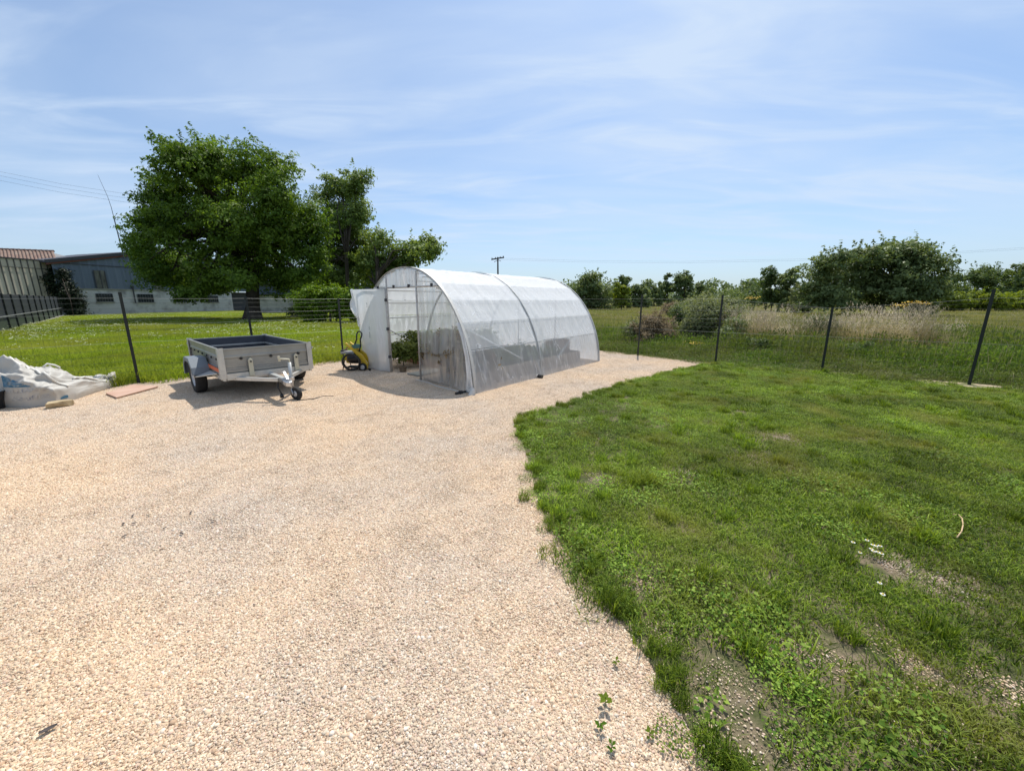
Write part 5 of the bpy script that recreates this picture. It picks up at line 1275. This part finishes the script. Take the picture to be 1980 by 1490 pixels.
MB().tube([(0, -.72, .285), (0, .72, .285)], .035, 10).build('axle', m_dark, tr)
# drawbar, coupling, jockey wheel
MB().bar((.2, 0, .35), (1.80, 0, .335), .075, .075).build('drawbar', m_zinc2, tr, bevel=.006)
for y in (-.5, .5): MB().bar((X1 - .02, y, .345), (1.66, y * .10, .335), .045, .055).build('drawbar_arm', m_zinc2, tr, bevel=.004)
cp = MB().prism([(1.74, -.045, .375), (1.74, .045, .375), (1.90, .06, .36), (1.99, .045, .345), (2.02, 0, .34), (1.99, -.045, .345), (1.90, -.06, .36)], (0, 0, -.075)).build('coupling', m_chrome, tr, bevel=.012)
MB().bar((1.93, 0, .375), (1.80, 0, .47), .03, .018).build('coupling_lever', m_chrome, cp)
jk = MB().tube([(1.74, .11, .14), (1.74, .11, .60)], .026, 12).build('jockey_tube', m_zinc2, tr, smooth=True)
MB().box((1.70, .035, .31), (1.78, .145, .37)).build('jockey_clamp', m_chrome, jk, bevel=.006)
MB().tube([(1.74, .11, .60), (1.74, .11, .65), (1.69, .02, .66), (1.67, -.02, .655)], .011, 7).build('jockey_crank', m_cream, jk, smooth=True)
MB().tube([(1.66, .0, .62), (1.66, -.005, .70)], .018, 8).build('crank_grip', m_cream, jk)
Mj = Matrix.Translation((1.80, .14, .105)) @ Matrix.Rotation(R(90), 4, 'X') @ Matrix.Rotation(R(18), 4, 'Y')
jw = MB().lathe([(.05, -.03), (.09, -.034), (.104, -.02), (.105, 0), (.104, .02), (.09, .034), (.05, .03)], Mj, 26).build('jockey_wheel', m_tyre, tr, smooth=True)
MB().lathe([(0, .032), (.03, .034), (.058, .022), (.058, -.022), (.03, -.034), (0, -.032)], Mj, 20).build('jockey_rim', m_rim, jw, smooth=True)
MB().bar((1.74, .085, .17), (1.80, .085, .10), .008, .045).build('fork', m_chrome, jw); MB().bar((1.74, .185, .17), (1.80, .19, .10), .008, .045).build('fork', m_chrome, jw)
MB().tube([(1.58, -.03, .33), (1.60, -.05, .20), (1.66, -.03, .10)], .012, 6).build('breakaway_cable', m_black, tr, smooth=True)
MB().lathe([(0, 0), (.026, 0), (.03, .03), (.02, .06), (0, .06)], Matrix.Translation((1.665, -.03, .045)), 10).build('light_plug', m_black, tr)
MB().tube([(1.9, .1, .02), (2.0, .3, .02), (1.9, .5, .014), (2.02, .62, .014)], .006, 5).build('safety_cable', m_dark, tr)
for sy in (-1, 1): MB().box((X0 - .05, sy * .55 - .09, .30), (X0 - .02, sy * .55 + .09, .38)).build('tail_light', m_refl, tr, bevel=.01)

# ================================================================== BIG BAG, BOARD, STONE, BUCKET
m_bag = mat('white woven polypropylene', (0.44, 0.42, 0.38), 0.55, col2=(0.36, 0.295, 0.215), scale=1.8, detail=6, bump=.35, bscale=9, ramp=(.50, .78), spec=.3)
m_blueprint = mat('blue print', (0.045, 0.14, 0.22), 0.6, col2=(0.30, 0.36, 0.40), scale=10, detail=6, ramp=(.5, .8)); m_grayprint = mat('faded navy lettering', (0.24, 0.24, 0.27), 0.7, col2=(0.55, 0.52, 0.47), scale=16, detail=5, ramp=(.38, .58))
near = [(-95, 792), (-40, 792), (16, 789), (60, 789), (110, 783), (150, 772), (195, 757), (228, 746)]
NE = [Vector((*G(x, y), 0)) for x, y in near]; NS = [-.5, -.25, 0, .2, .43, .62, .84, 1.0]
HG = [.50, .64, .65, .59, .46, .33, .22, .13]; WD = [.40, .48, .50, .46, .40, .34, .25, .15]
def lerp_tab(tab, s_):
    for i in range(len(NS) - 1):
        if s_ <= NS[i + 1] or i == len(NS) - 2:
            f = (s_ - NS[i]) / (NS[i + 1] - NS[i]); f = max(0, min(1, f)); return tab[i] * (1 - f) + tab[i + 1] * f
bk = Vector((-.73, .685, 0))
def bag_pt(s_, ph):
    b = lerp_tab(NE, s_); w = lerp_tab(WD, s_); h = lerp_tab(HG, s_)
    c = math.cos(ph); z = h * max(0, math.sin(ph)) ** .62
    p = b + bk * (w * (1 - math.copysign(abs(c) ** .8, c)))
    q = Vector((p.x, p.y, z)); al = Vector((s_ * 2.6, ph * .9, 0))
    r_ = 1 - abs(mnoise.noise(Vector((s_ * 3.1 + ph * .8, ph * 1.3 - s_ * 1.2, 2.2)))) * 2
    d = .11 * (r_ - .45) + .06 * mnoise.noise(Vector((s_ * 6, ph * 2.2, 5))) + .035 * (1 - abs(mnoise.noise(Vector((s_ * 9 - ph * 3, ph * 3, 8)))) * 2)
    g_ = lambda x, y, z_: (1 - 2 * abs(mnoise.noise(Vector((x, y, z_))))) ** 3
    d += .060 * g_(s_ * 2.0 + ph * 1.1, ph * .7 - s_ * 1.6, 31) + .026 * g_(s_ * 4.6 - ph * .9, ph * 1.1 + s_ * 2.0, 37) + .012 * g_(s_ * 11 + ph * 2.4, ph * 1.8, 41) - .05
    k = math.sin(ph) ** .5 if 0 < ph < math.pi else 0
    out = Vector((0, 0, math.sin(ph))) - bk * math.cos(ph)
    q = q + out * d * k * (0.35 + h)
    q.z = max(q.z, .012); return q
bag = empty('bulk_bag', NE[2], label='slumped white woven bulk bag with blue print lying by the left fence post', cat='bag'); binv = Matrix.Translation(NE[2]).inverted()
def bagpart(o): o.matrix_parent_inverse = binv; return o
sack = bagpart(MB().grid(lambda u, v: bag_pt(-.5 + 1.5 * u, math.pi * v), 210, 80).build('sack', m_bag, bag, smooth=True, fix=False))
def on_bag(s_, z, off=.006):
    h = lerp_tab(HG, s_); best = None
    lo, hi = .02, 1.45
    for _ in range(22):
        m_ = (lo + hi) / 2
        if bag_pt(s_, m_).z < z: lo = m_
        else: hi = m_
    p = bag_pt(s_, lo); a = bag_pt(s_ + .01, lo) - bag_pt(s_ - .01, lo); b = bag_pt(s_, lo + .03) - bag_pt(s_, lo - .03)
    n_ = a.cross(b).normalized()
    if n_.dot(Vector((0, 0, CAMH)) - p) < 0: n_ = -n_
    return p + n_ * off
def text_on_bag(txt, s0, s1, z0, z1, mt, name):
    cu = bpy.data.curves.new('text', 'FONT'); cu.body = txt; cu.resolution_u = 2
    to = bpy.data.objects.new('text', cu); COL.objects.link(to)
    dg = bpy.context.evaluated_depsgraph_get(); me = bpy.data.meshes.new_from_object(to.evaluated_get(dg)); bpy.data.objects.remove(to)
    bm = bmesh.new(); bm.from_mesh(me)
    bmesh.ops.triangulate(bm, faces=bm.faces); bmesh.ops.subdivide_edges(bm, edges=bm.edges, cuts=1, use_grid_fill=True)
    xs = [v.co.x for v in bm.verts]; ys = [v.co.y for v in bm.verts]; x0, x1, y0, y1 = min(xs), max(xs), min(ys), max(ys)
    for v in bm.verts:
        u, w = (v.co.x - x0) / (x1 - x0), (v.co.y - y0) / (y1 - y0)
        v.co = on_bag(s0 + (s1 - s0) * u, z0 + (z1 - z0) * w + .02 * u)
    bm.to_mesh(me); bm.free(); me.materials.clear()
    return bagpart(link(name, me, mt, bag))
text_on_bag('ALLIANCE', .02, .40, .225, .278, m_grayprint, 'lettering')
text_on_bag('Soufflet', .06, .40, .115, .178, m_grayprint, 'lettering')
em = MB(); 
for i in range(26):
    for j in range(20):
        u, w = i / 26, j / 20
        if w > 1 - u * 1.02: continue
        if .30 < w < .42 and .18 < u < .8 and not (.3 < u < .5 and w > .36): continue
        if abs(w - .18 - .05 * math.sin(u * 9)) < .035 and u > .15: continue
        if u > .25 and w > .48 and (u * 7) % 1 < .35: continue
        f = lambda uu, ww: on_bag(.015 + .235 * uu, .315 + .16 * ww, .007)
        em.add([f(u, w), f(u + 1/26, w), f(u + 1/26, w + 1/20), f(u, w + 1/20)], [(0, 1, 2, 3)])
bagpart(em.build('printed_emblem', m_blueprint, bag, fix=False))
bp = MB()
for i in range(8):
    f = lambda uu, ww: on_bag(.47 + .07 * uu, .07 + .045 * ww * (1 - (uu - .7) ** 2), .007)
    bp.add([f(i/8, 0), f((i+1)/8, 0), f((i+1)/8, 1), f(i/8, 1)], [(0, 1, 2, 3)])
bagpart(bp.build('blue_mark', m_blueprint, bag, fix=False))
m_strap = mat('white strap webbing', (.70, .68, .62), .7)
for pts in ([(.0, 1.75), (.09, 1.62), (.14, 1.45), (.20, 1.35)], [(.22, 1.65), (.33, 1.25), (.42, .95), (.50, .70), (.58, .42)], [(.62, 1.2), (.72, 1.1), (.82, 1.0), (.92, .8)]):
    mb = MB(); path = []
    for (a, b), (c, d) in zip(pts[:-1], pts[1:]):
        for k in range(7): f = k / 7; path.append(bag_pt(a + (c - a) * f, b + (d - b) * f) + Vector((0, 0, .012)) - bk * .010)
    bagpart(mb.tube(path, .014, 6).build('strap', m_strap, bag, smooth=True, fix=False))
lp = [bag_pt(.36, 1.7) + Vector((0, 0, .0)), bag_pt(.41, 1.75) + Vector((0, 0, .05)), bag_pt(.46, 1.75) + Vector((.03, 0, .06)), bag_pt(.50, 1.75) + Vector((.02, 0, .05)), bag_pt(.50, 1.7) + Vector((0, 0, .02))]
bagpart(MB().tube(lp, .014, 7).build('strap_loop', m_strap, bag, smooth=True, fix=False))
def tuft(u, v):
    p = bag_pt(.93, 1.2); a = u * 2 * math.pi; r_ = .06 + .035 * v + .02 * math.sin(a * 5 + v * 3)
    return p + (NE[-1] - NE[-2]).normalized() * (.02 + .20 * v) + Vector((0, 0, .0 - .02 * v)) + (bk * math.cos(a) + Vector((0, 0, math.sin(a)))) * r_
bagpart(MB().grid(tuft, 20, 6).build('bag_mouth', m_bag, bag, smooth=True, fix=False))
# reddish board
m_board = mat('reddish fibre board', (0.50, 0.34, 0.255), 0.8, col2=(0.43, 0.26, 0.185), scale=3, detail=6, bump=.2, bscale=30)
bc = [Vector((*G(*p), .02)) for p in ((205, 764), (226, 772.5), (307, 750.5), (258, 747.5))]
tag(MB().prism([p - bc[1] for p in bc], (0, 0, .022)).build('flat_board', m_board, bevel=.004), 'reddish flat board lying on the gravel beyond the bulk bag', 'board').location = bc[1]
# stone
st = bmesh.new(); rq = random.Random(21)
for k in range(26):
    x = rq.uniform(-1, 1); tp_ = 1 - .35 * max(0, x)
    st.verts.new((x * .15, rq.choice((-1, 1)) * rq.uniform(.5, 1) * .10 * tp_, rq.choice((-1, 1)) * rq.uniform(.6, 1) * .055 * tp_ ))
hu = bmesh.ops.convex_hull(st, input=st.verts); bmesh.ops.delete(st, geom=[v for v in st.verts if not v.link_faces], context='VERTS')
me = bpy.data.meshes.new('limestone_block'); st.to_mesh(me); st.free()
so = link('limestone_block', me, mat('rough yellow limestone', (.47, .37, .22), .9, col2=(.30, .22, .12), scale=9, detail=8, bump=.9, bscale=22), smooth=False)
so.location = (*G(117, 787), .048); so.rotation_euler = (0, R(-4), R(52)); tag(so, 'rough yellow limestone block lying against the bulk bag', 'stone')
bu = empty('bucket', (*G(-12, 792), 0), R(20), 'black bucket half in view at the left edge beside the bulk bag', 'bucket')
MB().lathe([(0, .004), (.11, .004), (.145, .27), (.155, .27), (.155, .25), (.138, .25), (.105, .02), (0, .02)], Matrix.Identity(4), 28).build('pail', m_black, bu, smooth=False)
MB().tube([(.15 * math.cos(t), .02, .25 + .12 * math.sin(t)) for t in np.linspace(0, math.pi, 14)], .004, 5).build('handle', m_chrome, bu)

# ================================================================== PRESSURE WASHER
m_yellow = mat('yellow plastic', (0.62, 0.42, 0.03), 0.42, spec=.5); m_teal = mat('teal plastic box', (0.07, 0.17, 0.15), .5); m_hose = mat('dark hose rubber', (0.035, 0.033, 0.028), .55); m_grey = mat('grey plastic', (.32, .32, .31), .5)
pwp = Vector((*G(689, 716), 0)); pw = empty('pressure_washer', pwp, R(-4), 'yellow and black pressure washer cart with a coiled hose beside the open door', 'pressure washer')
K = .0118 * 1.0                             # metres per photo pixel at this distance
def px(x, y, d=0.0): return Vector(((x - 689) * K, d, max(.01, (716 - y) * K)))
MB().prism([px(671, 664, -.03), px(674, 663, -.03), px(704, 686, -.03), px(713, 704, -.03), px(712, 712, -.03), px(708, 712, -.03), px(706, 702, -.03), px(697, 690, -.03)], (0, .05, 0)).build('frame_panel', m_yellow, pw, bevel=.006)
MB().prism([px(671, 664, .17), px(674, 663, .17), px(704, 686, .17), px(713, 704, .17), px(712, 712, .17), px(708, 712, .17), px(706, 702, .17), px(697, 690, .17)], (0, .05, 0)).build('frame_panel', m_yellow, pw, bevel=.006)
MB().lathe([(0, -.13), (.10, -.13), (.115, -.09), (.115, .09), (.10, .13), (0, .13)], Matrix.Translation(px(684, 694, .08)) @ Matrix.Rotation(R(90), 4, 'Y'), 18).build('motor', m_black, pw, smooth=True)
MB().prism([px(668, 687, .0), px(676, 684, .0), px(678, 702, .0), px(671, 702, .0)], (0, .14, 0)).build('side_cover', m_yellow, pw, bevel=.01)
MB().prism([px(694, 690, .03), px(703, 692, .03), px(705, 706, .03), px(694, 706, .03)], (0, .13, 0)).build('pump_cover', m_yellow, pw, bevel=.01)
MB().box(tuple(px(662, 684, -.03)), tuple(px(688, 679.5, .2))).build('top_tray', m_grey, pw, bevel=.008)
MB().box(tuple(px(662, 685, -.02)), tuple(px(668, 677, .18))).build('gun_holder', m_black, pw, bevel=.008)
hl = [px(689, 667, .02), px(694, 657, .02), px(695, 647, .02), px(698, 642.5, .02), px(702, 642, .02), px(705, 645.5, .02), px(704, 651, .02), px(701, 657, .02), px(701, 668, .02), px(697, 680, .02)]
MB().tube(hl, .016, 8).build('handle', m_black, pw, smooth=True, fix=False)
MB().prism([px(683, 668, -.01), px(690, 666, -.01), px(700, 667, -.01), px(699, 673, -.01), px(688, 674, -.01)], (0, .10, 0)).build('control_box', m_teal, pw, bevel=.006)
MB().tube([px(672, 677, .02), px(674, 673, -.02), px(680, 671, -.02), px(682, 674, .02)], .012, 6).build('trigger_lance', m_bedw, pw, smooth=True)
for k in range(5):
    r_ = .165 + .012 * (k % 3); c = px(684 + .5 * k, 699 - .4 * k, -.08 - .018 * k)
    pts = [c + Vector((r_ * 1.1 * math.cos(t), .02 * math.sin(2 * t + k), r_ * math.sin(t) * .98)) for t in np.linspace(0, 2 * math.pi, 28, endpoint=False)]
    for p in pts: p.z = max(p.z, .016)
    MB().tube(pts, .0115, 7, closed=True).build('hose_coil', m_hose, pw, smooth=True, fix=False)
for y in (-.06, .26):
    Mw = Matrix.Translation(px(704.5, 708.5, y)) @ Matrix.Rotation(R(90), 4, 'X')
    w_ = MB().lathe([(.055, -.025), (.082, -.027), (.090, -.015), (.090, .015), (.082, .027), (.055, .025)], Mw, 24).build('wheel', m_tyre, pw, smooth=True)
    MB().lathe([(0, .022), (.03, .026), (.062, .020), (.062, -.02), (0, -.022)], Mw, 20).build('hub', m_rim, w_, smooth=True)
MB().tube([px(704.5, 708.5, -.06), px(704.5, 708.5, .26)], .012, 8).build('axle', m_dark, pw)
MB().tube([px(668, 696, .0), px(666, 706, -.02), px(664, 715, -.03)], .011, 6).build('stand_leg', m_rust, pw, smooth=True); MB().tube([px(672, 702, .15), px(672, 715, .18)], .011, 6).build('stand_leg', m_rust, pw, smooth=True)
MB().box(tuple(px(672, 711, -.01)), tuple(px(706, 708, .16))).build('base_bar', m_black, pw, bevel=.006)
MB().tube([px(711, 712, .0), px(716, 713, -.05), px(719, 714.5, -.08)], .010, 6).build('inlet_hose', m_hose, pw, smooth=True); MB().lathe([(0, 0), (.018, 0), (.018, .05), (0, .05)], Matrix.Translation(px(719, 715.5, -.08)), 10).build('hose_end', m_black, pw)

# ================================================================== SMALL THINGS
m_petal = mat('daisy petals', (.80, .80, .78), .7); m_eye = mat('daisy eye', (.65, .45, .03), .7)
for i, (x, y) in enumerate(((1649, 1051), (1676, 1047), (1687, 1056), (1693, 1058), (1701, 1058), (1688, 1068), (1697, 1070), (1704, 1073), (1662, 1071), (1700, 1130), (1706, 1152), (1684, 1064))):
    z = random.uniform(.045, .07); p = Vector((*G(x, y, z), 0)); dz_ = empty('daisy', (p.x, p.y, .012), random.uniform(0, 6), ('upper of two lone daisies below the bare patch in the lawn' if i == 9 else 'lower of two lone daisies below the bare patch in the lawn' if i == 10 else 'leftmost daisy above the bare patch in the lawn' if i == 0 else 'tiny white daisy in the cluster at the top of the bare patch'), 'daisy', 'daisies in the lawn')
    MB().tube([(0, 0, 0), (.004, 0, z)], .0011, 4, cap=False).build('stem', m_stem, dz_)
    for k in range(9):
        a = k * 6.283 / 9; pe = [(0, 0, z), (.009 * math.cos(a - .28), .009 * math.sin(a - .28), z + .001), (.0125 * math.cos(a), .0125 * math.sin(a), z), (.009 * math.cos(a + .28), .009 * math.sin(a + .28), z + .001)]
        if k == 0: mbp = MB()
        mbp.add(pe, [(0, 1, 2, 3)])
    mbp.build('petals', m_petal, dz_, fix=False)['kind'] = 'stuff'
    MB().lathe([(0, z + .005), (.004, z + .004), (.0055, z + .001), (0, z + .001)], Matrix.Identity(4), 8).build('eye', m_eye, dz_)
sp_ = [Vector((*G(x, y, .05), .055)) for x, y in ((1843, 995), (1852, 995), (1860, 1003), (1862, 1015), (1859, 1028), (1850, 1040))]
tag(MB().tube(sp_, .004, 6).build('straw_strand', mat('pale straw', (.52, .36, .20), .7), smooth=True, fix=False), 'curved pale straw strand lying on the lawn at the right', 'straw')
m_scrap = mat('dark dead leaf', (.075, .06, .055), .8)
SCR = [(96, 1418, 'dark curled dead leaf on the gravel near the lower left corner'), (258, 1001, 'dark dead leaf, left one of the upper pair on the gravel'), (288, 1000, 'dark dead leaf, right one of the upper pair on the gravel'), (240, 1017, 'dark scrap, leftmost on the gravel below the trailer'), (261, 1016, 'dark scrap right of the leftmost one on the gravel'),
       (320, 1025, 'longest dark scrap on the gravel below the trailer'), (352, 1036, 'dark scrap, lowest of the group below the trailer'), (412, 1011, 'dark scrap, rightmost of the group below the trailer'), (370, 995, 'dark scrap above the rightmost one on the gravel'), (242, 1041, 'faint dark scrap at the lower left of the group')]
for i, (x, y, lb) in enumerate(SCR):
    p = G(x, y); r_ = (.026 if i == 0 else .014) * random.uniform(.8, 1.2); a = random.uniform(0, 6.28)
    mb = MB().grid(lambda u, v: Vector(((u - .5) * 2 * r_, (v - .5) * r_ * .8 * math.sin(math.pi * (.08 + .84 * u)), .004 + .5 * r_ * (u - .5) ** 2 + .6 * r_ * (v - .5) ** 2)), 8, 5)
    o = mb.build('dead_leaf', m_scrap, fix=False); o.location = (*p, .018); o.rotation_euler = (0, 0, a); q = o.modifiers.new('thick', 'SOLIDIFY'); q.thickness = .002
    tag(o, lb, 'leaf', 'scraps on the gravel')
WEED = [(1170, 1368, .05, 'upright green weed seedling growing alone in the gravel'), (1160, 1416, .035, 'yellowish seedling below the lone weed in the gravel'), (1190, 1290, .03, 'tiny grass sprout in the gravel near the lawn edge'), (1182, 1455, .03, 'faint seedling near the bottom edge of the gravel'), (1255, 1430, .03, 'faint sprout in the gravel near the lower lawn edge')]
for i, (x, y, h, lb) in enumerate(WEED):
    p = G(x, y); e = empty('gravel_weed', (*p, .01), i, lb, 'weed', 'weeds in the gravel'); MB().tube([(0, 0, 0), (0, 0, h * .9)], .0015, 5).build('stem', m_stem, e)
    for k in range(5):
        a = k * 1.3; l_ = h * random.uniform(.5, .8); z = h * (.3 + .14 * k); c, s_ = math.cos(a), math.sin(a)
        MB().add([(0, 0, z), (l_ * .5 * c - .3 * l_ * s_, l_ * .5 * s_ + .3 * l_ * c, z + l_ * .3), (l_ * c, l_ * s_, z + l_ * .3), (l_ * .5 * c + .3 * l_ * s_, l_ * .5 * s_ - .3 * l_ * c, z + l_ * .3)], [(0, 1, 2, 3)]).build('leaf', TREE_MATS['hedge' if i % 2 else 'yellow'], e, fix=False)
